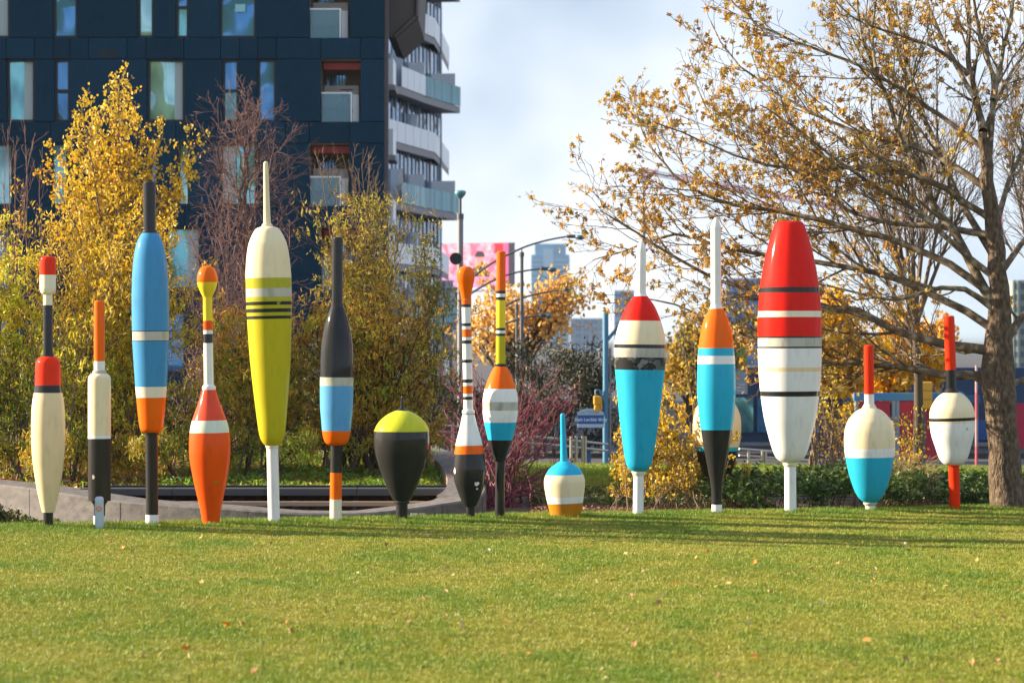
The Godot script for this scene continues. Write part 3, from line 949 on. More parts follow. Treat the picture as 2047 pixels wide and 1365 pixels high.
	for q in [[0.5, 0, 0, 1], [4.5, -0.4, 0.3, 0.95], [7.4, -2.2, 0.7, 0.7], [8.7, -6, 0.97, 0.2], [8.8, -10, 1, 0], [8.8, -80, 1, 0]]:
		pr.append([q[0] * s, (1060 - 992 + q[1]) * s, q[2], q[3]])
	mb.rings(pr, 32)
	obj("post", mb.done(), mat(Color(0.42, 0.50, 0.58), 0.4, {"metallic": 0.15}), bn)
	var dots := [["badge_rim", 5.6, M.badge], ["badge_centre", 3.5, mat(Color(0.5, 0.48, 0.42), 0.5)], ["badge_mark", 1.5, M.badge]]
	for i in 3:
		var e := MB.new()
		e.rod(Vector3(0.4 * s, (1060 - 1016.5) * s, (8.75 - i * 0.0) * s - 0.03), Vector3(0.4 * s, (1060 - 1016.5) * s, 8.75 * s + 0.004 + 0.003 * i), dots[i][1] * s, 24)
		obj(dots[i][0], e.done(), dots[i][2], bn)

func fx(px: float) -> float:
	return (px - AX) * 95.0 / PXM
func fy(py: float) -> float:
	return EYE + (AY - py) * 95.0 / PXM

func panel(b: Node3D, x0: float, x1: float, y0: float, y1: float, k: int) -> void:
	# one cladding panel between measured edges
	var g := 0.016
	var c := Vector3((fx(x0) + fx(x1)) / 2, (fy(y0) + fy(y1)) / 2, -95.12 + 0.004 * (k % 3)) - b.position
	obj("panel", MB.new().bev(c, Vector3(fx(x1) - fx(x0) - g, fy(y0) - fy(y1) - g, 0.24), 0.012).done(), M.navy[k % 4], b)

func window(b: Node3D, x0: float, x1: float, y0: float, y1: float, transom: float, k: int) -> void:
	var w := Node3D.new()
	w.name = "window" if k == 0 else "window_%03d" % k
	b.add_child(w)
	w.position = Vector3((fx(x0) + fx(x1)) / 2, (fy(y0) + fy(y1)) / 2, -95.2) - b.position
	var sw := fx(x1) - fx(x0)
	var sh := fy(y0) - fy(y1)
	var f := MB.new()
	var t := 0.075
	f.box(Vector3(-sw / 2 + t / 2, 0, 0), Vector3(t, sh, 0.2))
	f.box(Vector3(sw / 2 - t / 2, 0, 0), Vector3(t, sh, 0.2))
	f.box(Vector3(0, sh / 2 - t / 2, 0), Vector3(sw - 2 * t, t, 0.2))
	f.box(Vector3(0, -sh / 2 + t / 2, 0), Vector3(sw - 2 * t, t, 0.2))
	obj("frame", f.done(), M.frame, w)
	if transom > 0.0:
		var ty := fy(transom) - (fy(y0) + fy(y1)) / 2
		obj("transom", MB.new().box(Vector3(0, ty, 0.01), Vector3(sw - 2 * t, 0.1, 0.16)).done(), M.frame, w)
		obj("pane", MB.new().box(Vector3(0, (ty + 0.05 + sh / 2 - t) / 2, -0.03), Vector3(sw - 2 * t, sh / 2 - t - ty - 0.05, 0.02)).done(), M.pane[1], w)
		obj("pane", MB.new().box(Vector3(0, (ty - 0.05 - sh / 2 + t) / 2, -0.03), Vector3(sw - 2 * t, sh / 2 - t + ty - 0.05, 0.02)).done(), M.pane[k % 3], w)
	else:
		obj("pane", MB.new().box(Vector3(0, 0, -0.03), Vector3(sw - 2 * t, sh - 2 * t, 0.02)).done(), M.pane[k % 3], w)
		if k % 3 != 1 and sw > 0.7:   # a curtain drawn part of the way
			var cw := sw * (0.22 + 0.05 * (k % 4))
			var cur := MB.new()
			for j in 6:
				cur.box(Vector3((-1 if k % 2 else 1) * (sw / 2 - t - cw * (j + 0.5) / 6.0), 0, -0.012 + 0.004 * (j % 2)), Vector3(cw / 6.0, sh - 2.2 * t, 0.012))
			obj("curtain", cur.done(), M.curtain, w)

func recess(b: Node3D, x0: float, x1: float, y0: float, y1: float, k: int) -> void:
	# an inset balcony: lining, lintel, partition, glass guard
	var r := Node3D.new()
	r.name = "balcony" if k == 0 else "balcony_%03d" % k
	b.add_child(r)
	var X0 := fx(x0); var X1 := fx(x1); var Y0 := fy(y1); var Y1 := fy(y0)
	r.position = Vector3((X0 + X1) / 2, Y0, -95.0) - b.position
	var w := X1 - X0
	var h := Y1 - Y0
	var m := MB.new()
	m.box(Vector3(0, h / 2, -2.1), Vector3(w + 0.2, h, 0.06))
	m.box(Vector3(-w / 2 - 0.06, h / 2, -1.18), Vector3(0.1, h, 1.85))
	m.box(Vector3(w / 2 + 0.06, h / 2, -1.18), Vector3(0.1, h, 1.85))
	m.box(Vector3(0, h + 0.06, -1.18), Vector3(w + 0.2, 0.1, 1.85))
	m.box(Vector3(0, -0.06, -1.18), Vector3(w + 0.2, 0.1, 1.85))
	obj("lining", m.done(), mat(Color(0.33, 0.27, 0.24), 0.8), r)
	obj("door_glass", MB.new().box(Vector3(-w * 0.2, h * 0.42, -2.03), Vector3(w * 0.5, h * 0.84, 0.05)).done(), M.pane[1], r)
	var rails := MB.new()
	for j in 7:
		rails.box(Vector3(-w * 0.45 + j * w * 0.08, h * 0.42, -1.95), Vector3(0.035, h * 0.84, 0.04))
	obj("blind", rails.done(), mat(Color(0.45, 0.36, 0.27), 0.8), r)
	obj("red_lintel", MB.new().box(Vector3(w * 0.02, h - 0.16, -0.5), Vector3(w * 0.94, 0.22, 0.06)).done(), mat(Color(0.32, 0.02, 0.02), 0.5), r)
	obj("partition", MB.new().box(Vector3(-0.05, h * 0.46, -1.3), Vector3(w * 0.88, h * 0.36, 0.05)).done(), mat(Color(0.55, 0.5, 0.47), 0.6), r)
	var gh := h * 0.46
	obj("glass_panel", MB.new().box(Vector3(-w * 0.10, gh / 2, -0.10), Vector3(w * 0.76, gh, 0.02)).done(), mat(Color(0.16, 0.30, 0.36), 0.1, {"transparency": BaseMaterial3D.TRANSPARENCY_ALPHA, "albedo_color": Color(0.35, 0.55, 0.62, 0.55)}), r)
	obj("glass_panel", MB.new().box(Vector3(w * 0.37, gh / 2, -0.25), Vector3(w * 0.18, gh * 0.96, 0.02), Basis(Vector3.UP, 0.6)).done(), M.whiteglass, r)
	obj("handrail", MB.new().box(Vector3(-w * 0.10, gh + 0.02, -0.10), Vector3(w * 0.78, 0.04, 0.05)).done(), M.whiteglass, r)
	obj("post", MB.new().box(Vector3(w * 0.27, gh / 2, -0.06), Vector3(0.04, gh, 0.04)).done(), M.whiteglass, r)

func building() -> void:
	var b := thing("apartment_building", "dark navy apartment block with stacked curved balconies on its right side", "building", Vector3(-10, -0.5, -95))
	var o := -b.position
	# rows: [offset, openings [x0, x1, kind, transom]]
	var rows := [
		[-168, [[-60, 18, "w", 0], [105, 153, "w", 0], [274, 306, "w", 0], [350, 376, "w", 14], [438, 511, "w", 0], [618, 698, "b", 0]]],
		[0, [[-150, -90, "w", 0], [12, 68, "w", 0], [108, 138, "w", 181], [293, 368, "w", 0], [444, 476, "w", 181], [514, 551, "w", 0], [641, 720, "b", 0]]],
		[168, [[-70, 24, "w", 0], [100, 134, "w", 0], [296, 314, "w", 0], [354, 378, "w", 0], [439, 512, "w", 0], [618, 698, "b", 0]]],
		[336, [[-40, 20, "w", 0], [140, 200, "w", 0], [330, 400, "w", 0], [520, 560, "w", 0], [641, 720, "b", 0]]],
		[504, [[-40, 20, "w", 0], [160, 220, "w", 0], [300, 370, "w", 0], [450, 520, "w", 0], [618, 698, "b", 0]]],
	]
	var left := -420.0
	var right := 768.0
	var kp := 0
	var kw := 0
	var kb := 0
	var joints := [[-420, -250, -100, 11, 68, 105, 139, 176, 253, 291, 367, 440, 478, 515, 552, 641, 720, 768], [-420, -250, -120, -20, 100, 232, 350, 380, 438, 512, 570, 618, 698, 768]]
	for row in rows:
		var y0: float = 118.0 + row[0]
		var y1: float = 243.0 + row[0]
		var x := left
		for w in row[1]:
			var gap: float = w[0] - x
			var n := maxi(1, int(round(gap / 110.0)))
			for i in n:
				panel(b, x + gap * i / n, x + gap * (i + 1) / n, y0, y1, kp)
				kp += 1
			if w[2] == "w":
				window(b, w[0], w[1], y0, y1, w[3] if w[3] < 30 or row[0] == 0 else 0.0, kw)
				kw += 1
			else:
				recess(b, w[0], w[1], y0 + 2, y1, kb)
				kb += 1
			x = w[1]
		panel(b, x, right, y0, y1, kp)
		kp += 1
		var jj: Array = joints[absi(int(row[0] / 168.0)) % 2]
		for i in jj.size() - 1:
			panel(b, jj[i], jj[i + 1], y0 - 43, y0, kp)
			kp += 1
	for i in 6:   # the storeys above the view
		panel(b, lerpf(left, right, i / 6.0), lerpf(left, right, (i + 1) / 6.0), -620, -93, kp)
		kp += 1
	for i in 6:   # the plinth
		panel(b, lerpf(left, right, i / 6.0), lerpf(left, right, (i + 1) / 6.0), 747, 872, kp)
		kp += 1
	obj("vent", MB.new().box(Vector3(fx(215), fy(106), -94.99) + o, Vector3(0.6, 0.27, 0.03)).done(), M.frame, b)
	for k in 4:
		obj("vent_slat", MB.new().box(Vector3(fx(215), fy(100.5 + 3.6 * k), -94.965) + o, Vector3(0.54, 0.02, 0.03)).done(), M.navy[2], b)
	# paper in an upper window
	obj("paper", MB.new().box(Vector3(fx(479), fy(15), -95.14) + o, Vector3(0.34, 0.25, 0.01)).done(), mat(Color(0.3, 0.6, 0.66), 0.8), b)
	# bicycle in the middle inset balcony is a thing of its own
	# the core behind the cladding, and the flank that runs back to the curved wing
	var xr := fx(768)
	var core := MB.new()
	core.box(Vector3((fx(left) + xr) / 2, fy(126), -98.2) + o, Vector3(xr - fx(left) - 0.1, fy(-620) - fy(872), 1.6))
	obj("core", core.done(), M.frame, b)
	var flank := MB.new()
	var yt := fy(-620)
	var line := [Vector2(xr, -95.02), Vector2(-4.62, -106), Vector2(-6.3, -136.5), Vector2(-3.75, -152.5), Vector2(-12, -170), Vector2(-40, -170)]
	for i in line.size() - 1:
		var p: Vector2 = line[i]
		var q: Vector2 = line[i + 1]
		flank.quad(Vector3(p.x, -0.5, p.y) + o, Vector3(q.x, -0.5, q.y) + o, Vector3(q.x, yt, q.y) + o, Vector3(p.x, yt, p.y) + o, Vector3(1, 0, 0))
	obj("flank_wall", flank.done(), M.navy[0], b)
	var roof := MB.new()
	roof.quad(Vector3(fx(left), yt, -95) + o, Vector3(xr, yt, -95) + o, Vector3(-3.75, yt, -152.5) + o, Vector3(-40, yt, -170) + o, Vector3.UP)
	obj("roof", roof.done(), M.frame, b)
	# corner trim and the sloping bay at the top
	obj("corner_trim", MB.new().box(Vector3(fx(772), fy(126), -95.2) + o, Vector3(0.12, fy(-620) - fy(872), 0.3)).done(), mat(Color(0.07, 0.06, 0.07), 0.6), b)
	var bay := MB.new()
	var poly := [Vector2(775, -60), Vector2(840, -60), Vector2(836, 38), Vector2(792, 78), Vector2(775, 72)]
	for i in 5:
		var p: Vector2 = poly[i]
		var q: Vector2 = poly[(i + 1) % 5]
		var mid := (p + q) / 2 - Vector2(800, 10)
		bay.quad(at(p.x, p.y, 97) + o, at(q.x, q.y, 97) + o, at(q.x, q.y, 97) + o + Vector3(0, 0, -7), at(p.x, p.y, 97) + o + Vector3(0, 0, -7), Vector3(mid.x, -mid.y, 0))
	for i in 3:
		bay.tri(at(poly[0].x, poly[0].y, 97) + o, at(poly[i + 1].x, poly[i + 1].y, 97) + o, at(poly[i + 2].x, poly[i + 2].y, 97) + o, Vector3(0, 0, 1))
	obj("bay", bay.done(), mat(Color(0.10, 0.085, 0.08), 0.7), b)
	var lip := MB.new()
	for i in [1, 2]:
		var p: Vector2 = poly[i]
		var q: Vector2 = poly[i + 1]
		lip.rod(at(p.x - 5, p.y - 5, 96.9) + o, at(q.x - 3, q.y - 6, 96.9) + o, 0.07, 4)
	obj("bay_trim", lip.done(), mat(Color(0.12, 0.10, 0.10), 0.6), b)
	# little balconies on the flank
	for k in 5:
		var y := 2.95 * k
		var j := Node3D.new()
		j.name = "flank_balcony" if k == 0 else "flank_balcony_%03d" % k
		b.add_child(j)
		j.position = Vector3(-4.78, 4.6 + 0.93 * y, -113) + o
		obj("slab", MB.new().box(Vector3(0.05, -0.16, 0.1), Vector3(0.34, 0.2, 2.6)).done(), M.soffit, j)
		obj("guard", MB.new().box(Vector3(0.12, 0.46, 0.1), Vector3(0.05, 1.02, 2.5)).done(), M.whiteglass, j)
		obj("guard", MB.new().box(Vector3(0.0, 0.46, 1.36), Vector3(0.22, 1.0, 0.05)).done(), M.whiteglass, j)
	# the curved wing
	var planB := [Vector2(-6.0, -136.2), Vector2(-5.36, -138), Vector2(-4.85, -140.5), Vector2(-4.35, -143.2), Vector2(-3.6, -146.3), Vector2(-2.72, -149.6)]
	var planA := [Vector2(-6.2, -136.5), Vector2(-5.95, -137.6), Vector2(-4.95, -142.4), Vector2(-4.0, -147.0), Vector2(-3.78, -154), Vector2(-3.58, -161.7)]
	var ys := [0.6, 3.35, 6.2, 9.08, 12.11, 14.68, 18.0, 20.5]
	for k in 8:
		var even := k % 2 == 1
		wing_balcony(b, ys[k], planB if even else planA, even, k)
	# window bars of the wing, storey by storey
	for k in 7:
		var y: float = ys[k] + 0.35
		var h: float = ys[k + 1] - y
		for j in 16:
			var t := (j + 0.5) / 16.0
			var p := Vector2(-6.3, -136.5).lerp(Vector2(-3.75, -152.5), t)
			obj("window_bar", MB.new().box(Vector3(p.x + 0.03, y + h / 2, p.y) + o, Vector3(0.10, h, 0.32), Basis(Vector3.UP, -0.16)).done(), M.frame if j % 3 else mat(Color(0.30, 0.31, 0.33), 0.6), b)
		obj("window_band", MB.new().box(Vector3(-5.0, y + h * 0.55, -144.5) + o, Vector3(0.06, h * 0.8, 15.6), Basis(Vector3.UP, -0.158)).done(), M.pane[1], b)
	var bike := thing("bicycle", "dark bicycle standing on the inset balcony of the navy block", "bicycle", Vector3(fx(686), fy(243) + 0.02, -95.55))
	var wheel := MB.new()
	for sgn in [-1.0, 1.0]:
		var wm := MB.new()
		var ring := PackedVector3Array()
		for i in 17:
			var a := TAU * i / 16
			ring.append(Vector3(0.16 * sgn + cos(a) * 0.13, 0.34 + sin(a) * 0.33, sgn * 0.42))
		wm.tube(ring, taper(0.018, 0.018, 16), 5)
		obj("wheel", wm.done(), M.frame, bike)
	var fr := MB.new()
	fr.rod(Vector3(-0.16, 0.34, -0.42), Vector3(-0.04, 0.85, -0.1), 0.02, 5)
	fr.rod(Vector3(-0.04, 0.85, -0.1), Vector3(0.12, 0.9, 0.32), 0.02, 5)
	fr.rod(Vector3(0.16, 0.34, 0.42), Vector3(0.12, 1.02, 0.3), 0.02, 5)
	obj("frame", fr.done(), M.frame, bike)
	obj("handlebar", MB.new().rod(Vector3(-0.12, 1.06, 0.3), Vector3(0.3, 1.06, 0.3), 0.018, 5).done(), M.frame, bike)
	obj("saddle", MB.new().bev(Vector3(-0.05, 0.92, -0.12), Vector3(0.14, 0.06, 0.26), 0.02).done(), M.frame, bike)

func wing_balcony(b: Node3D, y: float, plan: Array, teal: bool, k: int) -> void:
	var w := Node3D.new()
	w.name = "wing_balcony" if k == 0 else "wing_balcony_%03d" % k
	b.add_child(w)
	w.position = Vector3(0, y, 0) - b.position
	var st := MB.new()
	var wall := func_line(plan)
	var th := 0.34
	for i in plan.size() - 1:
		var p: Vector2 = plan[i]
		var q: Vector2 = plan[i + 1]
		var pw: Vector2 = wall[i]
		var qw: Vector2 = wall[i + 1]
		st.quad(Vector3(p.x, 0, p.y), Vector3(q.x, 0, q.y), Vector3(qw.x, 0, qw.y), Vector3(pw.x, 0, pw.y), Vector3.DOWN)
		st.quad(Vector3(p.x, th, p.y), Vector3(q.x, th, q.y), Vector3(qw.x, th, qw.y), Vector3(pw.x, th, pw.y), Vector3.UP)
		st.quad(Vector3(p.x, 0, p.y), Vector3(q.x, 0, q.y), Vector3(q.x, th, q.y), Vector3(p.x, th, p.y), Vector3(1, 0, 0.3))
	var e: Vector2 = plan[-1]
	var ew: Vector2 = wall[-1]
	st.quad(Vector3(e.x, 0, e.y), Vector3(ew.x, 0, ew.y), Vector3(ew.x, th, ew.y), Vector3(e.x, th, e.y), Vector3(0, 0, -1))
	obj("slab", st.done(), M.soffit, w)
	var hh := 1.0
	for i in range(0 if not teal else 1, plan.size() - 1):
		var p: Vector2 = plan[i]
		var q: Vector2 = plan[i + 1]
		var n := maxi(1, int(round(p.distance_to(q) / 1.5)))
		for j in n:
			var a := p.lerp(q, (j + 0.02) / n)
			var c := p.lerp(q, (j + 0.98) / n)
			var m := (a + c) / 2
			var bs := Basis(Vector3.UP, atan2(-(c - a).y, (c - a).x))
			obj("glass_panel", MB.new().box(Vector3(m.x + 0.02, th + 0.02 + hh / 2, m.y), Vector3(a.distance_to(c), hh, 0.03), bs).done(), M.tealglass if teal and (i > 2 or k < 5) else M.whiteglass, w)
	# partitions between flats
	for t in ([0.25, 0.6, 0.97] if teal else [0.2, 0.45, 0.75]):
		var f: float = t * (plan.size() - 1)
		var i := mini(int(f), plan.size() - 2)
		var p: Vector2 = (plan[i] as Vector2).lerp(plan[i + 1], f - i)
		var q: Vector2 = (wall[i] as Vector2).lerp(wall[i + 1], f - i)
		p = p.lerp(q, 0.08)
		var m := (p + q) / 2
		var bs := Basis(Vector3.UP, atan2(-(q - p).y, (q - p).x))
		obj("divider", MB.new().box(Vector3(m.x, th + 0.85, m.y), Vector3(p.distance_to(q), 1.7, 0.04), bs).done(), M.whiteglass, w)

func func_line(plan: Array) -> Array:
	# the points of the wing wall facing each corner of a balcony plan
	var a := Vector2(-6.35, -136.4)
	var c := Vector2(-3.8, -152.6)
	var out := []
	for p in plan:
		var t: float = clampf((p - a).dot(c - a) / (c - a).length_squared(), 0.0, 1.0)
		out.append(a.lerp(c, t))
	return out

# ---------- street furniture and the far side ----------
func tubes(called: String, pts: Array, r0: float, r1: float, m: Material, parent: Node, sides := 8) -> void:
	var p := PackedVector3Array(pts)
	obj(called, MB.new().tube(p, taper(r0, r1, p.size() - 1), sides, true).done(), m, parent)

func post_top(label: String, px: float, y_top: float, y_ground: float, d: float, cone: bool) -> void:
	var s := d / PXM
	var base := at(px, y_ground, d)
	var o := thing("street_lamp", label, "street lamp", base, "post-top lamps along the street")
	var h := (y_ground - y_top) * s
	if not cone:
		tubes("pole", [Vector3(), Vector3(0, h - 55 * s, 0)], 6.2 * s, 6.0 * s, M.steelgrey, o, 12)
		tubes("upper_pole", [Vector3(0, h - 55 * s, 0), Vector3(0, h - 13 * s, 0)], 3.0 * s, 2.6 * s, M.post, o)
		obj("collar", MB.new().rod(Vector3(0, h - 58 * s, 0), Vector3(0, h - 47 * s, 0), 7 * s, 12).done(), M.post, o)
		var mb := MB.new()
		mb.rings([[1 * s, h - 0 * s, 0.2, 1], [8 * s, h - 0.5 * s, 0.3, 0.95], [11.4 * s, h - 3 * s, 0.9, 0.4], [11.6 * s, h - 6 * s, 1, -0.1], [8 * s, h - 12 * s, 0.7, -0.7], [3.4 * s, h - 17 * s, 0.8, -0.6]], 20)
		obj("lamp_head", mb.done(), mat(Color(0.10, 0.24, 0.30), 0.4), o)
	else:
		tubes("pole", [Vector3(), Vector3(0, h - 24 * s, 0)], 4.6 * s, 3.6 * s, M.steelgrey, o, 10)
		var mb := MB.new()
		mb.rings([[0.6 * s, h, 0, 1], [4 * s, h - 4 * s, 0.5, 0.85], [17 * s, h - 12 * s, 0.5, 0.85], [17.4 * s, h - 14 * s, 1, 0], [8 * s, h - 15 * s, 0, -1]], 20)
		obj("lamp_cap", mb.done(), M.steelgrey, o)
		var gl := MB.new()
		gl.rings([[12 * s, h - 15 * s, 1, 0], [9 * s, h - 22 * s, 0.9, -0.3], [4 * s, h - 26 * s, 0.7, -0.7]], 16)
		obj("lamp_glass", gl.done(), M.whiteglass, o)

func arm_lamp(label: String, px: float, d: float, y_ground: float, y_top: float, arm: Array, hl: float) -> void:
	var s := d / PXM
	var base := at(px, y_ground, d)
	var o := thing("arm_street_lamp", label, "street lamp", base, "street lights on long arms along the road")
	var h := (y_ground - y_top) * s
	tubes("pole", [Vector3(), Vector3(0, h, 0)], 4.4 * s, 3.2 * s, M.post, o)
	var pts := []
	var c := Curve3D.new()
	for i in arm.size() / 2:
		c.add_point(at(arm[2 * i], arm[2 * i + 1], d) - base)
	for i in range(1, c.point_count - 1):
		var t := (c.get_point_position(i + 1) - c.get_point_position(i - 1)) / 6.0
		c.set_point_in(i, -t)
		c.set_point_out(i, t)
	for i in c.point_count - 1:
		for k in 4:
			pts.append(c.sample(i, k / 4.0))
	pts.append(c.get_point_position(c.point_count - 1))
	tubes("arm", pts, 2.7 * s, 2.0 * s, M.post, o, 6)
	var e: Vector3 = pts[-1]
	var mb := MB.new()
	mb.bev(e + Vector3(hl * 0.22, 0, 0) * s, Vector3(hl * 0.55, 7, 10) * s, 2.0 * s)
	obj("lamp_body", mb.done(), mat(Color(0.03, 0.06, 0.09), 0.4), o)
	var gl := MB.new()
	gl.rings([[2 * s, 3.5 * s, 0.2, 1], [hl * 0.28 * s, 2 * s, 0.7, 0.7], [hl * 0.3 * s, -1 * s, 1, 0], [hl * 0.2 * s, -5 * s, 0.6, -0.8], [1 * s, -7 * s, 0, -1]], 16, e + Vector3(hl * 0.68, -0.5, 0) * s)
	obj("lamp_bowl", gl.done(), mat(Color(0.05, 0.13, 0.20), 0.25), o)

func text(called: String, words: String, size: float, m: Material, where: Vector3, parent: Node, bold := false) -> void:
	var t := TextMesh.new()
	var f := SystemFont.new()
	f.font_names = PackedStringArray(["Droid Sans"])
	if bold: f.font_weight = 700
	t.font = f
	t.text = words
	t.font_size = 48
	t.pixel_size = size / 48.0
	t.depth = 0.006
	var o := obj(called, t, m, parent)
	o.position = where

func street() -> void:
	M.steelgrey = mat(Color(0.22, 0.22, 0.24), 0.5, {"metallic": 0.2})
	post_top("grey lamp post with flat oval head, left of the pink billboard", 920, 380, 905, 78, false)
	post_top("slender lamp post with a cone cap among the plane tree's leaves", 1287, 350, 905, 82, true)
	arm_lamp("street light with the highest and longest arm, left of the far tower", 934, 80, 880, 560, [934, 563, 980, 528, 1043, 496, 1090, 481, 1134, 472.5], 38)
	arm_lamp("street light with the second highest arm, brown lamp head", 939, 81, 880, 586, [939, 588, 975, 566, 1012, 550, 1045, 542, 1082, 537], 32)
	arm_lamp("third street light down, arm ending before the far tower's foot", 1001, 82, 870, 615, [1001, 617, 1030, 601, 1063, 590, 1098, 583, 1128, 579], 14)
	arm_lamp("lowest street light, blue head above the dark evergreen bush", 1003, 83, 870, 648, [1003, 650, 1030, 640, 1055, 634, 1080, 630], 24)
	for e in [[1043, 503, 81.5, 7.0, "dark utility pole rising right of the banded yellow stick"], [1033, 607, 84.5, 5.4, "shorter dark utility pole just left of the tall one"]]:
		var s: float = e[2] / PXM
		var base := at(e[0], 870, e[2])
		var o := thing("utility_pole", e[4], "pole", base)
		var h: float = (870.0 - e[1]) * s
		tubes("pole", [Vector3(), Vector3(0, h, 0)], e[3] * 0.62 * s, e[3] * 0.5 * s, M.post, o)
		obj("cap", MB.new().rod(Vector3(0, h - 10 * s, 0), Vector3(0, h - 2 * s, 0), e[3] * 0.72 * s, 8).done(), M.post, o)
		obj("insulator", MB.new().rod(Vector3(0, h - 2 * s, 0), Vector3(0, h + 6 * s, 0), 1.4 * s, 6).done(), M.post, o)
		obj("stay_wire", MB.new().rod(Vector3(0, h * 0.62, 0), Vector3(-66 * s, h * 0.83, 0), 0.7 * s, 4).done(), M.post, o)
	# round black sign on the first lamp post
	var rs := thing("round_sign", "black round sign seen from behind, left of the grey lamp post", "sign", at(911, 517, 77.6))
	obj("disc", MB.new().rod(Vector3(0, 0, -0.02), Vector3(0, 0, 0.02), 0.165, 24).done(), M.frame, rs)
	obj("bracket", MB.new().rod(Vector3(0, 0, -0.05), Vector3(0.12, 0, -0.3), 0.03, 6).done(), M.frame, rs)
	billboard()
	# the blue post with the street name
	var d := 72.0
	var s := d / PXM
	var bp := thing("signal_post", "light blue traffic post beside the street name sign", "post", at(1211, 935, d))
	tubes("post", [Vector3(), Vector3(0, 313 * s, 0)], 6.0 * s, 5.6 * s, M.bluepost, bp, 12)
	tubes("brace", [Vector3(0, 252 * s, 0), Vector3(14 * s, 268 * s, 0), Vector3(36 * s, 296 * s, 0), Vector3(60 * s, 306 * s, 0)], 3.6 * s, 3.0 * s, M.bluepost, bp)
	tubes("conduit", [Vector3(9 * s, 0, 0.02), Vector3(9 * s, 240 * s, 0.02)], 2.2 * s, 2.2 * s, M.steelgrey, bp, 6)
	var sg := thing("street_name_sign", "blue street name sign with rounded white top, on the light blue post", "sign", at(1181, 840, d - 0.12))
	var w := 53 * s
	obj("plate", MB.new().bev(Vector3(0, 1.5 * s, 0), Vector3(w, 17 * s, 0.03), 0.004).done(), mat(Color(0.015, 0.10, 0.34), 0.4), sg)
	obj("lower_strip", MB.new().bev(Vector3(0, -11 * s, 0), Vector3(w, 7 * s, 0.03), 0.004).done(), mat(Color(0.42, 0.55, 0.74), 0.4), sg)
	var cr := MB.new()
	for i in 12:
		var a := lerpf(-1, 1, i / 12.0)
		var c := lerpf(-1, 1, (i + 1) / 12.0)
		var ha := 13.0 * sqrt(1.0 - 0.86 * a * a) * s
		var hc := 13.0 * sqrt(1.0 - 0.86 * c * c) * s
		var y := 10.4 * s
		for z in [0.014, -0.014]:
			cr.quad(Vector3(a * w / 2, y, z), Vector3(c * w / 2, y, z), Vector3(c * w / 2, y + hc, z), Vector3(a * w / 2, y + ha, z), Vector3(0, 0, z))
		cr.quad(Vector3(a * w / 2, y + ha, 0.014), Vector3(c * w / 2, y + hc, 0.014), Vector3(c * w / 2, y + hc, -0.014), Vector3(a * w / 2, y + ha, -0.014), Vector3.UP)
	obj("crest_plate", cr.done(), mat(Color(0.40, 0.52, 0.68), 0.4), sg)
	var wh := mat(Color(0.75, 0.8, 0.85), 0.5)
	text("lettering", "Dan Leckie Way", 8.6 * s, wh, Vector3(0, 1.2 * s, 0.018), sg, true)
	var ln := MB.new()
	ln.box(Vector3(3 * s, 17.5 * s, 0.016), Vector3(26 * s, 1.2 * s, 0.004))
	ln.box(Vector3(6 * s, 14.5 * s, 0.016), Vector3(20 * s, 1.0 * s, 0.004))
	obj("fine_print", ln.done(), mat(Color(0.16, 0.24, 0.36), 0.5), sg)
	obj("green_mark", MB.new().box(Vector3(-16 * s, 15 * s, 0.016), Vector3(9 * s, 2.0 * s, 0.004)).done(), mat(Color(0.16, 0.42, 0.16), 0.5), sg)
	var ps := thing("pedestrian_signal", "yellow pedestrian signal hanging on a bracket by the light blue post", "traffic signal", at(1193, 806, d - 0.05))
	var ym := mat(Color(0.72, 0.36, 0.02), 0.5)
	obj("housing", MB.new().bev(Vector3(0, 6 * s, 0), Vector3(13 * s, 18 * s, 0.2), 0.02).done(), ym, ps)
	obj("housing", MB.new().bev(Vector3(0.4 * s, -11 * s, 0), Vector3(11 * s, 15 * s, 0.2), 0.02).done(), ym, ps)
	obj("visor", MB.new().bev(Vector3(8.5 * s, -1 * s, 0), Vector3(4 * s, 26 * s, 0.16), 0.01).done(), ym, ps)
	obj("bracket", MB.new().tube(PackedVector3Array([Vector3(-2 * s, 16 * s, 0), Vector3(-2 * s, 26 * s, 0), Vector3(4 * s, 27 * s, 0), Vector3(12 * s, 12 * s, 0), Vector3(18 * s, -6 * s, 0)]), taper(2.0 * s, 2.4 * s, 4), 6, true).done(), M.bluepost, ps)
	# banner on a lamp post by the turquoise float
	var bn := thing("street_banner", "green and pale blue street banner behind the orange-shouldered float", "banner", at(1482, 735, 88))
	var bs := 88.0 / PXM
	obj("upper_cloth", MB.new().box(Vector3(0, 28 * bs, 0), Vector3(26 * bs, 52 * bs, 0.02)).done(), mat(Color(0.05, 0.36, 0.12), 0.7), bn)
	obj("lower_cloth", MB.new().box(Vector3(0, -26 * bs, 0), Vector3(26 * bs, 54 * bs, 0.02)).done(), mat(Color(0.24, 0.42, 0.58), 0.7), bn)
	for k in 3:
		obj("print_line", MB.new().box(Vector3(-1 * bs, (-34 - 6 * k) * bs, 0.014), Vector3(16 * bs, 2 * bs, 0.004)).done(), mat(Color(0.6, 0.7, 0.8), 0.7), bn)
	tubes("pole", [Vector3(-15 * bs, -190 * bs, 0), Vector3(-15 * bs, 90 * bs, 0)], 3.2 * bs, 2.8 * bs, M.steelgrey, bn)
	tubes("bracket", [Vector3(-15 * bs, 56 * bs, 0), Vector3(14 * bs, 56 * bs, 0)], 1 * bs, 1 * bs, M.steelgrey, bn, 6)
	# railings
	railing("metal handrail on posts behind the smallest float", [[1000, 868, 63.5], [1105, 876, 65], [1215, 888, 67]], [[1046, 0], [1063, 1], [1142, 0], [1152, 1], [1165, 0], [1170, 1]], 48)
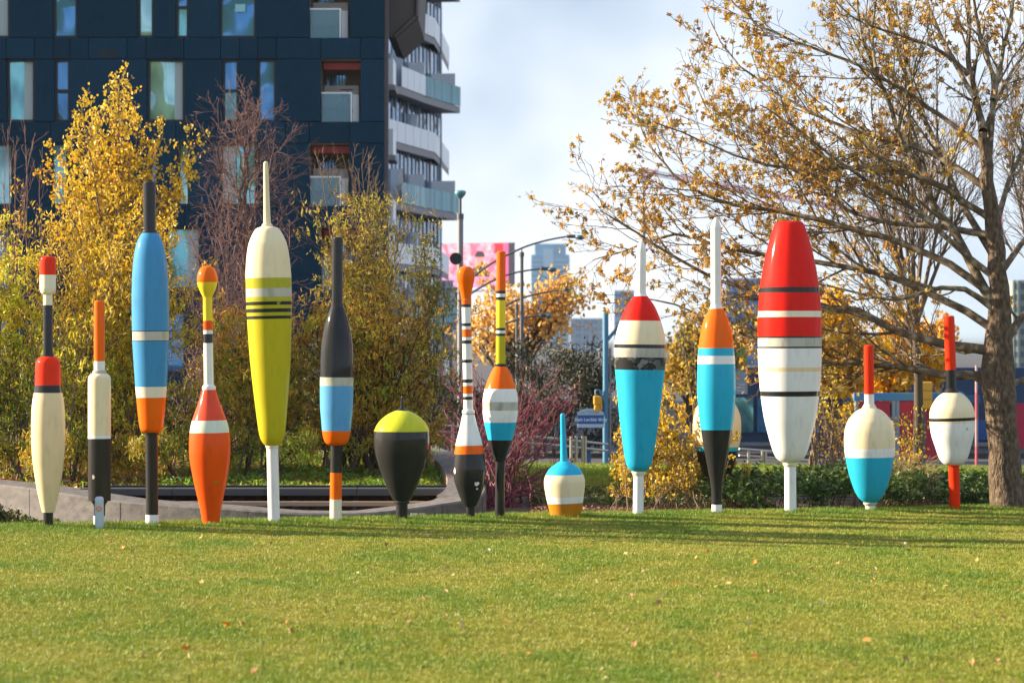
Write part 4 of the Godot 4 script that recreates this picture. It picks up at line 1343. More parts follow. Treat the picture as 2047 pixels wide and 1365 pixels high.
	railing("metal handrail behind the hedge right of the turquoise float", [[1478, 897, 66], [1580, 905, 67], [1700, 915, 68]], [[1497, 0], [1525, 0], [1531, 1], [1622, 0], [1632, 1], [1690, 0]], 50)
	railing("metal handrail left of the red dogwood bush", [[845, 845, 66], [895, 851, 66], [960, 857, 66]], [[873, 0], [905, 1], [950, 0]], 70)
	shops()

func railing(label: String, line: Array, posts: Array, drop: float) -> void:
	var o := thing("handrail", label, "railing", at(line[0][0], line[0][1] + drop, line[0][2]))
	for k in 2:
		var pts := []
		for e in line:
			pts.append(at(e[0], e[1] + 13 * k, e[2]) - o.position)
		tubes("rail", pts, 0.026, 0.026, M.steel, o, 8)
	for p in posts:
		var t: float = (p[0] - line[0][0]) / (line[2][0] - line[0][0])
		var d := lerpf(line[0][2], line[2][2], t)
		var y := lerpf(line[0][1], line[2][1], t)
		tubes("post", [at(p[0], y + 4, d) - o.position, at(p[0], y + drop + 14, d) - o.position], 0.036, 0.036, M.steel, o, 8)

func billboard() -> void:
	var d := 200.0
	var s := d / PXM
	var b := thing("billboard", "pink advertising billboard with a dark-haired figure, beside the balconies", "billboard", at(955, 530, d))
	b.rotation.y = -0.5
	b.scale.x = 1.13
	var im := Image.create(146, 86, false, Image.FORMAT_RGB8)
	im.fill(Color(0.86, 0.42, 0.62))
	var f := FastNoiseLite.new()
	f.seed = 3
	f.frequency = 0.05
	for y in 86:
		for x in 146:
			var v := f.get_noise_2d(x, y * 1.4)
			var c := Color(0.93, 0.52, 0.68).lerp(Color(0.98, 0.74, 0.83), clampf(0.5 + v * 1.6, 0, 1))
			if y > 66 and x < 126: c = c.lerp(Color(0.86, 0.46, 0.80), 0.6)
			if f.get_noise_2d(x * 0.7 + 90, y * 0.5) > 0.22 and y < 66: c = Color(0.80, 0.40, 0.56)
			if x > 126: c = Color(0.88, 0.34, 0.62) if x < 136 else Color(0.10, 0.14, 0.26)
			# coat, head, hair of the figure
			var dx := (x - 78.0)
			if absf(dx + 2) < 8 + (y - 42) * 0.65 and y > 42 and y < 66: c = Color(0.14, 0.14, 0.28)
			if Vector2(dx / 7.5, (y - 32) / 10.0).length() < 1.0: c = Color(1.0, 0.55, 0.62)
			if Vector2(dx / 9.5, (y - 23) / 9.0).length() < 1.0 and y < 27: c = Color(0.14, 0.10, 0.22)
			im.set_pixel(x, y, c)
	im.fill_rect(Rect2i(108, 0, 18, 20), Color(0.92, 0.02, 0.22))
	var pm := mat(Color(1, 1, 1), 0.6)
	pm.albedo_texture = ImageTexture.create_from_image(im)
	var q := QuadMesh.new()
	q.size = Vector2(146, 86) * s
	var face := obj("poster", q, pm, b)
	face.position = Vector3(0, 0, 0.07)
	obj("panel", MB.new().box(Vector3(), Vector3(148 * s, 88 * s, 0.12)).done(), M.post, b)
	for x in [-50, 50]:
		obj("leg", MB.new().box(Vector3(x * s, -190 * s, -0.3), Vector3(10 * s, 300 * s, 0.4)).done(), M.post, b)
	obj("catwalk", MB.new().box(Vector3(0, -52 * s, 0.3), Vector3(140 * s, 4 * s, 0.8)).done(), mat(Color(0.3, 0.2, 0.4), 0.6), b)

func far_building(called: String, label: String, px0: float, px1: float, py: float, d: float, c: Color, c2: Color, stripes: int, floors: int) -> void:
	var s := d / PXM
	var o := thing(called, label, "building", Vector3((px0 + px1 - 2 * AX) * s / 2, -1, -d))
	var w := (px1 - px0) * s
	var h := EYE + (AY - py) * s + 1.0
	obj("wall", MB.new().box(Vector3(0, h / 2, -w / 2), Vector3(w, h, w)).done(), mat(c, 0.35, {"metallic": 0.2}), o)
	var m2 := mat(c2, 0.3)
	for k in floors:
		obj("window_band", MB.new().box(Vector3(0, h * (k + 0.5) / floors, 0.05), Vector3(w * 0.96, h / floors * 0.5, 0.3)).done(), m2, o)
	for k in stripes:
		obj("pier", MB.new().box(Vector3(w * ((k + 0.5) / stripes - 0.5), h / 2, 0.15), Vector3(w * 0.06, h * 0.99, 0.4)).done(), mat(c, 0.4), o)

func shops() -> void:
	# the far tower: two stepped shafts of pale glass
	var d := 1700.0
	var s := d / PXM
	var t := thing("far_tower", "tall pale blue glass tower standing far off in the haze", "skyscraper", at(1100, 690, d))
	var gb := mat(Color(0.20, 0.40, 0.58), 0.3)
	var gl := mat(Color(0.42, 0.60, 0.70), 0.3)
	obj("shaft", MB.new().box(Vector3(0, 70 * s, 0), Vector3(76 * s, 220 * s, 60 * s)).done(), gb, t)
	obj("crown", MB.new().box(Vector3(0, 190 * s, 0), Vector3(62 * s, 24 * s, 50 * s)).done(), gb, t)
	obj("light_bay", MB.new().box(Vector3(-4 * s, 76 * s, 30.6 * s), Vector3(20 * s, 232 * s, 3 * s)).done(), gl, t)
	for k in 22:
		obj("floor_band", MB.new().box(Vector3(0, (-20 + 9.0 * k) * s, 1.0 * s), Vector3(78 * s, 2.2 * s, 62 * s)).done(), gl, t)
	far_building("far_block", "pale blue low block far behind the street left of the blue post", 1140, 1205, 636, 900, Color(0.34, 0.40, 0.46), Color(0.2, 0.3, 0.42), 4, 5)
	far_building("far_block", "blue glass block with a pink pier behind the biggest float", 1452, 1522, 556, 420, Color(0.20, 0.30, 0.50), Color(0.06, 0.14, 0.34), 3, 8)
	far_building("far_block", "pale slim block behind the turquoise float's spear", 1228, 1268, 580, 700, Color(0.38, 0.46, 0.56), Color(0.18, 0.30, 0.46), 2, 7)
	far_building("far_block", "grey-green block at the right edge behind the plane tree", 2026, 2110, 560, 260, Color(0.26, 0.31, 0.29), Color(0.08, 0.12, 0.13), 4, 9)
	far_building("far_block", "white low building peeping out under the balconies behind the olive bush", 846, 905, 560, 165, Color(0.55, 0.58, 0.62), Color(0.12, 0.2, 0.28), 2, 4)
	# cranes
	var cd := 520.0
	var cs := cd / PXM
	var cr := thing("tower_crane", "far red and white tower crane behind the plane tree's leaves", "crane", at(2000, 700, cd))
	var a := at(1285, 346, cd) - cr.position
	var z := at(2010, 482, cd) - cr.position
	var red := mat(Color(0.75, 0.10, 0.16), 0.5)
	var wht := mat(Color(0.75, 0.72, 0.72), 0.5)
	for k in 24:
		var p := a.lerp(z, k / 24.0)
		var q := a.lerp(z, (k + 1) / 24.0)
		var mb := MB.new()
		mb.rod(p, q, 1.6 * cs, 4)
		mb.rod(p + Vector3(0, 9 * cs, 0), q + Vector3(0, 9 * cs, 0), 1.4 * cs, 4)
		for i in 4:
			mb.rod(p.lerp(q, i / 4.0), p.lerp(q, (i + 0.5) / 4.0) + Vector3(0, 9 * cs, 0), 0.9 * cs, 4)
			mb.rod(p.lerp(q, (i + 0.5) / 4.0) + Vector3(0, 9 * cs, 0), p.lerp(q, (i + 1) / 4.0), 0.9 * cs, 4)
		obj("jib_section", mb.done(), wht if k % 3 == 1 else red, cr)
	var ms := MB.new()
	ms.box(Vector3(0, 140 * cs, 0), Vector3(10 * cs, 300 * cs, 10 * cs))
	obj("mast", ms.done(), red, cr)
	# the shopfront across the street, in shade
	var sd := 94.0
	var b := thing("shop_building", "dark blue shopfront with maroon hoardings across the street", "building", at(1790, 870, sd))
	var bs := sd / PXM
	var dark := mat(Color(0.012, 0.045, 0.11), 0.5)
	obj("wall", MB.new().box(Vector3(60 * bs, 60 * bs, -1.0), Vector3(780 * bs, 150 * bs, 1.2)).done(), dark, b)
	obj("canopy", MB.new().box(Vector3(20 * bs, 72 * bs, 0.1), Vector3(290 * bs, 16 * bs, 1.0)).done(), mat(Color(0.03, 0.12, 0.24), 0.5), b)
	obj("hoarding", MB.new().box(Vector3(256 * bs, 18 * bs, 0.0), Vector3(60 * bs, 92 * bs, 0.2)).done(), mat(Color(0.46, 0.014, 0.05), 0.5), b)
	var hs := 80.0 / PXM
	var hd := thing("site_hoarding", "maroon site hoarding under a blue beam, between the two right-hand floats", "hoarding", at(1795, 925, 80))
	for e in [[-46, 62], [44, 80]]:
		obj("panel", MB.new().bev(Vector3(e[0] * hs, 64 * hs, 0), Vector3(e[1] * hs, 118 * hs, 0.08), 0.01).done(), mat(Color(0.42, 0.014, 0.05), 0.5), hd)
	obj("beam", MB.new().bev(Vector3(0, 132 * hs, 0), Vector3(176 * hs, 16 * hs, 0.16), 0.01).done(), mat(Color(0.05, 0.22, 0.42), 0.5), hd)
	for x in [-8, 0, 86, -82]:
		obj("post", MB.new().bev(Vector3(x * hs, 62 * hs, 0.03), Vector3(7 * hs, 124 * hs, 0.12), 0.01).done(), mat(Color(0.22, 0.30, 0.36), 0.6), hd)
	for k in 6:
		var x := -300.0 + 44.0 * k
		obj("window", MB.new().box(Vector3(x * bs, 40 * bs, -0.36), Vector3(36 * bs, 70 * bs, 0.1)).done(), M.pane[1] if k % 2 else M.pane[0], b)
	for k in 4:
		obj("window", MB.new().box(Vector3((118 + 32 * k) * bs, 10 * bs, -0.36), Vector3(26 * bs, 40 * bs, 0.1)).done(), mat(Color(0.02, 0.10, 0.34), 0.15), b)
	for x in [-4, 2, 160]:
		obj("pillar", MB.new().box(Vector3(x * bs, 20 * bs, 0.2), Vector3(8 * bs, 120 * bs, 0.2)).done(), mat(Color(0.16, 0.22, 0.28), 0.6), b)
	obj("arch_window", MB.new().rod(Vector3(128 * bs, 66 * bs, -0.5), Vector3(128 * bs, 66 * bs, -0.3), 22 * bs, 24).done(), M.pane[0], b)
	var st := thing("red_white_pole", "thin red and white pole between the right float and the tree trunk", "pole", at(1953, 945, 80))
	for k in 4:
		obj("band", MB.new().rod(Vector3(0, k * 0.75, 0), Vector3(0, k * 0.75 + 0.75, 0), 0.035, 8).done(), mat(Color(0.62, 0.10, 0.12), 0.5) if k % 2 == 0 else mat(Color(0.5, 0.3, 0.3), 0.5), st)
	var yb := thing("yellow_signal_box", "blurred amber signal box left of the right-hand float", "traffic signal", at(1849, 790, 79.5))
	for k in 3:
		obj("section", MB.new().bev(Vector3(0, (k - 1) * 0.25, 0), Vector3(0.40, 0.245, 0.3), 0.02).done(), mat(Color(0.70, 0.36, 0.03), 0.5), yb)
	obj("post", MB.new().rod(Vector3(0, -2.4, -0.2), Vector3(0, 0.3, -0.2), 0.06, 8).done(), M.post, yb)
	var nb := thing("blue_box", "small blue street box behind the smallest float's handrail", "box", at(1172, 932, 74))
	obj("body", MB.new().bev(Vector3(0, 0.28, 0), Vector3(0.24, 0.52, 0.3), 0.02).done(), mat(Color(0.03, 0.18, 0.42), 0.5), nb)
	obj("lid", MB.new().bev(Vector3(0, 0.57, 0), Vector3(0.28, 0.06, 0.34), 0.02).done(), mat(Color(0.02, 0.1, 0.25), 0.5), nb)

# ---------- plants ----------
func shrub(called: String, label: String, category: String, group: String, base: Vector3, tips: Array, o: Dictionary) -> Node3D:
	# stems bow from a spread foot to given tip points; side shoots and leaves grow along them
	var t := thing(called, label, category, base, group)
	var T := Plant.new()
	T.rng.seed = o.seed
	T.P = {"seg": [5, 4, 3], "wob": [0.12, o.get("wob", 0.22), 0.25], "up": [0.05, o.get("up", 0.06), o.get("up2", 0.04)], "kids": [o.get("k0", 4.0), o.get("k1", 3.5), 0], "ang": [o.get("a0", 0.6), o.get("a1", 0.7), 0.6],
		"ratio": [o.get("r0", 0.4), o.get("r1", 0.5), 0.4], "most": [o.get("m0", 1.6), o.get("m1", 0.8), 0.4], "thin": [0.5, 0.6, 0.6], "t0": [o.get("t0", 0.2), 0.15, 0.2], "sides": [6, 4, 3], "last": o.get("last", 2), "bud": o.get("bud", 1), "rmin": o.get("rmin", 0.0035)}
	for tip in tips:
		var foot := Vector3(T.rng.randfn(0, o.get("foot", 0.3)), 0, T.rng.randfn(0, o.get("foot", 0.3)))
		var e: Vector3 = tip - base
		if o.has("fork"):
			foot = o.fork - base
			foot.y = minf(foot.y + T.rng.randf_range(0.0, 3.0), e.y - 0.6)
		else:
			foot.y = land(base.x + foot.x, -(base.z + foot.z)) - base.y - 0.05
		var bow := Vector3(-(e.x - foot.x) * 0.14, e.y * 0.04, -(e.z - foot.z) * 0.12)
		var pts := curve(foot, e, bow, 9)
		for i in range(1, 9):
			pts[i] += T.rv() * 0.035 * o.get("crook", 1.0)
		T.limb(pts, taper(o.get("r", 0.03), 0.006, 9), 0)
	if o.has("fork"):
		T.mb.tube(curve(Vector3(0, -0.1, 0), o.fork - base + Vector3(0, 3.1, 0), Vector3(0.04, 0, 0), 6), taper(0.07, 0.018, 6), 7)
	obj("stems", T.mb.done(), o.bark, t)
	if o.get("n", 0) > 0:
		scatter(t, T.tips, base, o)
	return t

func scatter(t: Node3D, tips: PackedVector3Array, base: Vector3, o: Dictionary) -> void:
	rng.seed = o.seed + 7
	var pts := PackedVector3Array()
	var lo: float = o.get("ymin", -99.0)
	var hi: float = o.get("ymax", 99.0)
	var guard := 0
	while pts.size() < o.n and tips.size() and guard < o.n * 6:
		guard += 1
		var p := tips[rng.randi() % tips.size()]
		var y := p.y + base.y
		if y < lo or y > hi: continue
		if rng.randf() < 0.55 and y > lerpf(lo, hi, 0.72) and hi < 90: continue
		pts.append(p)
	if o.has("low"):
		# two tones by height: the lower leaves are greener
		var a := PackedVector3Array()
		var b := PackedVector3Array()
		for p in pts:
			if (p.y + base.y + rng.randfn(0, 0.5)) < o.turn: a.append(p)
			else: b.append(p)
		if a.size(): leaves("lower_leaves", t, o.leaf, o.get("lm", M.leaf), a, o.s0, o.s1, o.low, o.get("jit", 0.09), 0.0, o.seed)
		if b.size(): leaves("upper_leaves", t, o.leaf, o.get("lm", M.leaf), b, o.s0, o.s1, o.cols, o.get("jit", 0.09), 0.0, o.seed + 1)
	else:
		leaves("leaves", t, o.leaf, o.get("lm", M.leaf), pts, o.s0, o.s1, o.cols, o.get("jit", 0.09), 0.0, o.seed)

func tips_px(px: Array, d: float, spread: float) -> Array:
	var out := []
	for i in px.size() / 2:
		out.append(at(px[2 * i], px[2 * i + 1], d + rng.randf_range(-spread, spread)))
	return out

func tips_box(n: int, x0: float, x1: float, y0: float, y1: float, d: float, spread: float) -> Array:
	var out := []
	for i in n:
		var x := rng.randf()
		var y := lerpf(y0, y1, rng.randf())
		out.append(at(lerpf(x0, x1, x), y, d + rng.randf_range(-spread, spread)))
	return out

func foot(px: float, d: float) -> Vector3:
	var x := (px - AX) * d / PXM
	return Vector3(x, land(x, d), -d)

func plants() -> void:
	var G1 := "shrubs in the planted bed behind the wall"
	var gold := [Color(0.74, 0.42, 0.02), Color(0.80, 0.54, 0.03), Color(0.62, 0.48, 0.04), Color(0.74, 0.46, 0.02)]
	var goldgreen := [Color(0.70, 0.62, 0.03), Color(0.46, 0.54, 0.03), Color(0.84, 0.62, 0.04), Color(0.28, 0.40, 0.02)]
	var oliveg := [Color(0.24, 0.28, 0.03), Color(0.56, 0.46, 0.05), Color(0.70, 0.42, 0.05), Color(0.56, 0.24, 0.03), Color(0.36, 0.46, 0.03)]
	var greens := [Color(0.10, 0.17, 0.02), Color(0.16, 0.24, 0.03), Color(0.07, 0.11, 0.02), Color(0.28, 0.28, 0.04)]
	var lance := leaf_mesh("lance")
	var round_ := leaf_mesh("round")
	var plane := leaf_mesh("plane")
	rng.seed = 101
	# golden poplar with several spires
	var tp := tips_px([238, 150, 250, 190, 226, 230, 160, 200, 150, 250, 178, 255, 118, 300, 205, 215, 275, 235, 325, 270, 305, 320, 385, 290, 365, 350, 95, 340, 130, 370, 340, 400, 200, 300, 260, 310], 55.0, 0.9)
	shrub("golden_poplar", "tall golden-leaved poplar with three spires in front of the navy block", "tree", "", foot(215, 55), tp, {"seed": 201, "bark": M.stem, "r": 0.045, "foot": 0.35, "k0": 5.5, "r0": 0.16, "m0": 0.85, "a0": 0.55, "k1": 6.0, "m1": 0.4, "up": 0.12, "t0": 0.3, "leaf": round_, "n": 13500, "s0": 0.05, "s1": 0.088, "cols": gold, "low": goldgreen, "turn": 4.4, "ymin": 1.6, "jit": 0.07})
	# lower golden-green thicket under it
	tp = tips_box(26, 30, 390, 400, 640, 53.5, 1.2)
	shrub("willow_thicket", "golden-green thicket of thin willow stems behind the leftmost floats", "shrub", G1, foot(205, 53.5), tp, {"seed": 211, "bark": M.stem, "r": 0.03, "foot": 1.0, "k0": 4.2, "r0": 0.34, "m0": 1.2, "a0": 0.8, "k1": 4.4, "m1": 0.5, "t0": 0.06, "crook": 2.0, "leaf": lance, "n": 16000, "s0": 0.07, "s1": 0.135, "cols": gold, "low": goldgreen, "turn": 3.0, "ymin": 0.45, "jit": 0.08})
	tp = tips_box(14, -180, 60, 430, 720, 53.0, 1.0)
	shrub("willow_thicket", "olive-leaved thicket at the left edge behind the curved wall", "shrub", G1, foot(-60, 53), tp, {"seed": 221, "bark": M.stem, "r": 0.028, "foot": 0.9, "k0": 3.8, "r0": 0.32, "m0": 1.0, "k1": 4.0, "m1": 0.5, "t0": 0.12, "leaf": lance, "n": 11000, "s0": 0.07, "s1": 0.13, "cols": goldgreen, "low": greens, "turn": 2.2, "ymin": 0.5, "jit": 0.08})
	# tall bare saplings at the left edge
	tp = tips_px([14, 258, 48, 250, 66, 275, 30, 300, 8, 340, 80, 330], 54.0, 0.4)
	shrub("bare_sapling", "bare reddish sapling stems at the left edge against the navy wall", "shrub", "", foot(42, 54), tp, {"seed": 231, "bark": M.purple, "r": 0.022, "foot": 0.2, "k0": 2.4, "r0": 0.16, "m0": 0.9, "a0": 0.4, "k1": 2.2, "m1": 0.4, "up": 0.12, "t0": 0.4, "leaf": lance, "n": 300, "s0": 0.06, "s1": 0.11, "cols": goldgreen, "ymax": 4.2, "ymin": 1.5})
	# bare red-tipped crab apple
	tp = tips_px([488, 175, 455, 190, 415, 195, 520, 205, 565, 215, 405, 255, 440, 245, 500, 235, 550, 255, 595, 250, 618, 300, 590, 350, 425, 320, 395, 370, 540, 310, 460, 290, 600, 410, 390, 430], 57.5, 0.7)
	shrub("bare_crab_apple", "bare red-twigged small tree rising above the cream spike", "tree", "", foot(492, 57.5), tp, {"seed": 241, "bark": M.purple, "r": 0.022, "foot": 0.1, "fork": at(487, 600, 57.5), "k0": 7.0, "r0": 0.36, "m0": 0.8, "a0": 0.95, "k1": 8.0, "r1": 0.5, "m1": 0.3, "wob": 0.34, "t0": 0.3, "crook": 3.2, "rmin": 0.0028})
	tp = tips_box(22, 375, 585, 370, 600, 56.5, 1.0)
	shrub("bare_bramble", "dense purple-grey bare twiggy shrub behind the yellow-green float", "shrub", G1, foot(480, 56.5), tp, {"seed": 251, "bark": M.purple, "r": 0.018, "foot": 0.8, "k0": 6.5, "r0": 0.34, "m0": 1.0, "a0": 0.9, "k1": 8.0, "m1": 0.42, "wob": 0.34, "t0": 0.15, "crook": 3.0, "rmin": 0.003, "leaf": lance, "n": 1200, "s0": 0.06, "s1": 0.1, "cols": oliveg, "ymax": 3.4, "ymin": 0.6})
	# willow-leaved shrubs in the middle
	tp = tips_px([698, 330, 722, 325, 640, 335, 735, 370, 655, 350, 810, 415, 830, 440, 780, 420, 705, 380, 760, 395, 690, 400, 620, 420, 850, 470], 55.5, 0.8)
	shrub("olive_willow", "tall olive-leaved willow shrub with bare top shoots before the navy corner", "shrub", G1, foot(725, 55.5), tp, {"seed": 261, "bark": M.stem, "r": 0.034, "foot": 0.45, "k0": 4.2, "r0": 0.25, "m0": 1.2, "a0": 0.5, "k1": 4.5, "m1": 0.5, "up": 0.1, "t0": 0.25, "leaf": lance, "n": 6000, "s0": 0.07, "s1": 0.13, "cols": [Color(0.52, 0.42, 0.05), Color(0.68, 0.50, 0.05), Color(0.32, 0.34, 0.04), Color(0.60, 0.36, 0.06)], "low": oliveg, "turn": 3.4, "ymin": 0.9, "ymax": 5.6, "jit": 0.07})
	tp = tips_box(30, 590, 890, 560, 760, 54.0, 1.2)
	shrub("olive_willow", "broad brown-green leafy shrub behind the squat black float", "shrub", G1, foot(735, 54), tp, {"seed": 271, "bark": M.darkstem, "r": 0.038, "foot": 0.35, "k0": 4.6, "r0": 0.36, "m0": 1.3, "a0": 0.85, "k1": 4.8, "m1": 0.5, "t0": 0.16, "crook": 2.2, "leaf": lance, "n": 15500, "s0": 0.065, "s1": 0.12, "cols": oliveg, "low": [Color(0.28, 0.34, 0.03), Color(0.54, 0.42, 0.04), Color(0.62, 0.28, 0.03), Color(0.30, 0.44, 0.03)], "turn": 2.4, "ymin": 0.6, "jit": 0.09})
	tp = tips_box(20, 370, 620, 620, 800, 53.5, 1.0)
	shrub("green_shrub", "dark green leafy shrub low behind the orange club and yellow-green float", "shrub", G1, foot(490, 53.5), tp, {"seed": 281, "bark": M.darkstem, "r": 0.026, "foot": 0.8, "k0": 4.4, "r0": 0.36, "m0": 1.0, "k1": 4.5, "m1": 0.45, "t0": 0.15, "leaf": lance, "n": 11000, "s0": 0.07, "s1": 0.13, "cols": oliveg, "low": [Color(0.24, 0.34, 0.02), Color(0.44, 0.42, 0.03), Color(0.56, 0.32, 0.04), Color(0.28, 0.44, 0.02)], "turn": 2.2, "ymin": 0.5, "jit": 0.09})
	# a slim shoot by the flank
	tp = tips_px([846, 478, 832, 500, 868, 520, 880, 560, 900, 590], 54.5, 0.4)
	shrub("olive_willow", "slender willow shoots reaching up beside the grey lamp post", "shrub", G1, foot(850, 54.5), tp, {"seed": 291, "bark": M.stem, "r": 0.022, "foot": 0.2, "k0": 4.5, "r0": 0.2, "m0": 0.7, "a0": 0.4, "k1": 4.5, "m1": 0.35, "up": 0.12, "t0": 0.3, "leaf": lance, "n": 2600, "s0": 0.06, "s1": 0.11, "cols": [Color(0.36, 0.30, 0.06), Color(0.22, 0.24, 0.03), Color(0.46, 0.32, 0.08)], "ymin": 0.9})
	leaf_mass("low_bush", "low olive-green bush at the foot of the poplar, behind the leftmost floats", 120, 51.8, 950, [[0, 890, 70, 45], [80, 900, 60, 40], [160, 895, 60, 45], [235, 905, 60, 38]], 5200, 0.06, 0.12, [Color(0.24, 0.32, 0.03), Color(0.48, 0.40, 0.04), Color(0.60, 0.34, 0.03), Color(0.14, 0.22, 0.02)], 294, M.leaf, lance)
	leaf_mass("low_bush", "low green bush behind the orange club-shaped float and blue float", 400, 52.2, 945, [[315, 895, 55, 42], [390, 890, 60, 46], [470, 895, 55, 42], [600, 890, 50, 40]], 5000, 0.06, 0.12, [Color(0.22, 0.34, 0.03), Color(0.36, 0.40, 0.04), Color(0.54, 0.34, 0.03), Color(0.14, 0.24, 0.02)], 296, M.leaf, lance)
	leaf_mass("low_bush", "low brown-green bush behind the sky-blue float's orange foot", 690, 52.6, 940, [[640, 860, 50, 45], [715, 850, 60, 55], [800, 855, 60, 50], [865, 870, 40, 40]], 4200, 0.06, 0.11, [Color(0.24, 0.30, 0.03), Color(0.46, 0.36, 0.04), Color(0.50, 0.26, 0.03), Color(0.16, 0.20, 0.02)], 298, M.leaf, lance)
	# red dogwood
	tp = tips_box(88, 876, 1148, 722, 950, 50.8, 1.0)
	for i in tp.size():   # taller toward the middle
		var q: Vector3 = tp[i]
		q.y -= 0.0 + 0.13 * absf(q.x + 0.1)
		tp[i] = q
	shrub("red_dogwood", "wine-red bare dogwood bush between the striped floats and the smallest float", "shrub", "", foot(985, 50.0), tp, {"seed": 301, "bark": M.wine, "r": 0.016, "foot": 0.36, "k0": 3.4, "r0": 0.3, "m0": 0.8, "a0": 0.45, "k1": 4.0, "m1": 0.3, "up": 0.08, "t0": 0.35, "rmin": 0.0045})
	# small yellow shrub right of the turquoise float
	tp = tips_box(26, 1215, 1475, 770, 960, 48.6, 0.7)
	shrub("yellow_shrub", "small yellow-leaved shrub on thin stems behind the two turquoise floats", "shrub", "", foot(1345, 48.6), tp, {"seed": 311, "bark": M.stem, "r": 0.014, "foot": 0.55, "k0": 5.0, "r0": 0.3, "m0": 0.5, "k1": 5.0, "m1": 0.25, "t0": 0.2, "leaf": round_, "n": 4600, "s0": 0.045, "s1": 0.08, "cols": gold, "low": [Color(0.40, 0.30, 0.03), Color(0.55, 0.33, 0.03), Color(0.14, 0.16, 0.02)], "turn": 0.9, "ymin": 0.15, "jit": 0.05})
	# dark evergreen mass across the path
	leaf_mass("dark_evergreen", "dark evergreen bush mass behind the red dogwood", 1110, 74, 905, [[1075, 730, 60, 60], [1150, 740, 75, 70], [1105, 820, 90, 80], [1190, 800, 70, 80], [1030, 800, 50, 80], [960, 830, 60, 60], [890, 800, 50, 70]], 9000, 0.10, 0.17, [Color(0.018, 0.024, 0.010), Color(0.035, 0.04, 0.016), Color(0.06, 0.06, 0.022)], 401, M.leafdark, lance)
	leaf_mass("dark_evergreen", "dark clipped bush behind the handrail left of the dogwood", 850, 70, 905, [[830, 830, 60, 50], [880, 850, 50, 45], [780, 840, 50, 50]], 3500, 0.08, 0.14, [Color(0.018, 0.024, 0.010), Color(0.035, 0.04, 0.016)], 411, M.leafdark, lance)
	leaf_mass("backdrop_bush", "dark green bush row at the back of the bed, left part", 120, 61, 905, [[-60, 800, 90, 90], [60, 790, 90, 90], [180, 800, 90, 90], [290, 800, 90, 90]], 9000, 0.09, 0.16, [Color(0.05, 0.07, 0.015), Color(0.10, 0.11, 0.02), Color(0.16, 0.12, 0.03)], 415, M.leafdark, lance)
	leaf_mass("backdrop_bush", "dark green bush row at the back of the bed, middle part behind the thickets", 560, 61, 905, [[400, 810, 90, 80], [510, 810, 90, 85], [620, 800, 90, 90], [720, 810, 90, 85]], 9000, 0.09, 0.16, [Color(0.05, 0.07, 0.015), Color(0.10, 0.11, 0.02), Color(0.16, 0.12, 0.03)], 417, M.leafdark, lance)
	# blurred autumn trees
	bg_tree("autumn_tree", "amber autumn tree behind the street lights in the centre", 1035, 88, 900, [[985, 610, 60, 55], [1045, 620, 60, 60], [1100, 615, 45, 55], [960, 680, 50, 60], [1030, 700, 80, 60], [1120, 580, 24, 24]], 2600, 0.11, 0.2, [Color(0.80, 0.46, 0.10), Color(0.86, 0.56, 0.16), Color(0.7, 0.36, 0.06)], 421)
	bg_tree("autumn_tree", "golden autumn tree behind the biggest float", 1660, 86, 920, [[1670, 700, 80, 70], [1600, 740, 60, 70], [1730, 710, 70, 65], [1690, 770, 80, 50], [1560, 690, 40, 50], [1665, 635, 60, 40]], 9500, 0.13, 0.22, [Color(0.84, 0.50, 0.015), Color(0.88, 0.60, 0.03), Color(0.74, 0.38, 0.015)], 431)
	bg_tree("autumn_tree", "orange autumn tree behind the egg-shaped float", 1800, 88, 925, [[1790, 695, 80, 60], [1855, 710, 50, 55], [1740, 745, 50, 34]], 6500, 0.12, 0.20, [Color(0.80, 0.44, 0.015), Color(0.86, 0.54, 0.03), Color(0.66, 0.32, 0.015)], 441)
	bg_tree("autumn_tree", "brownish yellow tree behind the orange-shouldered float", 1380, 84, 915, [[1370, 700, 70, 70], [1420, 720, 60, 70], [1340, 770, 60, 60], [1450, 660, 40, 40]], 5200, 0.10, 0.17, [Color(0.34, 0.22, 0.04), Color(0.52, 0.34, 0.05), Color(0.10, 0.10, 0.03)], 451)
	# thin young trees on the mound
	for e in [[1393, 640, 905, 62.0, "pale thin young trunk right of the turquoise float"], [1628, 700, 935, 58.0, "thin bare young tree just right of the biggest float"], [1668, 760, 935, 59.5, "thinnest bare young tree left of the egg-shaped float"]]:
		var b := foot(e[0], e[3])
		var tops := tips_px([e[0] - 3, e[1], e[0] - 30, e[1] + 40, e[0] + 35, e[1] + 50], e[3], 0.4)
		shrub("young_tree", e[4], "tree", "young trees on the mound", b, tops, {"seed": 500 + int(e[0]), "bark": M.stem, "r": 0.045, "foot": 0.04, "k0": 3.0, "r0": 0.25, "m0": 0.8, "k1": 3.0, "m1": 0.35, "t0": 0.4, "leaf": round_, "n": 160, "s0": 0.05, "s1": 0.08, "cols": gold})
	tp = tips_box(16, 1620, 1730, 790, 880, 55.0, 1.0)
	shrub("purple_twigs", "purple bare twigs behind the hedge between the white and egg-shaped floats", "shrub", "", foot(1670, 55), tp, {"seed": 521, "bark": M.purple, "r": 0.016, "foot": 0.4, "k0": 5.0, "r0": 0.3, "m0": 0.6, "k1": 5.0, "m1": 0.3, "t0": 0.2, "leaf": round_, "n": 260, "s0": 0.04, "s1": 0.07, "cols": gold})
	tp = tips_box(9, 1780, 1860, 810, 900, 51.0, 0.6)
	shrub("yellow_sprigs", "thin yellow-leaved sprigs between the egg-shaped and the right-hand float", "shrub", "", foot(1815, 51), tp, {"seed": 531, "bark": M.stem, "r": 0.01, "foot": 0.3, "k0": 4.0, "r0": 0.3, "m0": 0.4, "k1": 5.0, "m1": 0.2, "t0": 0.3, "leaf": round_, "n": 300, "s0": 0.04, "s1": 0.075, "cols": gold})
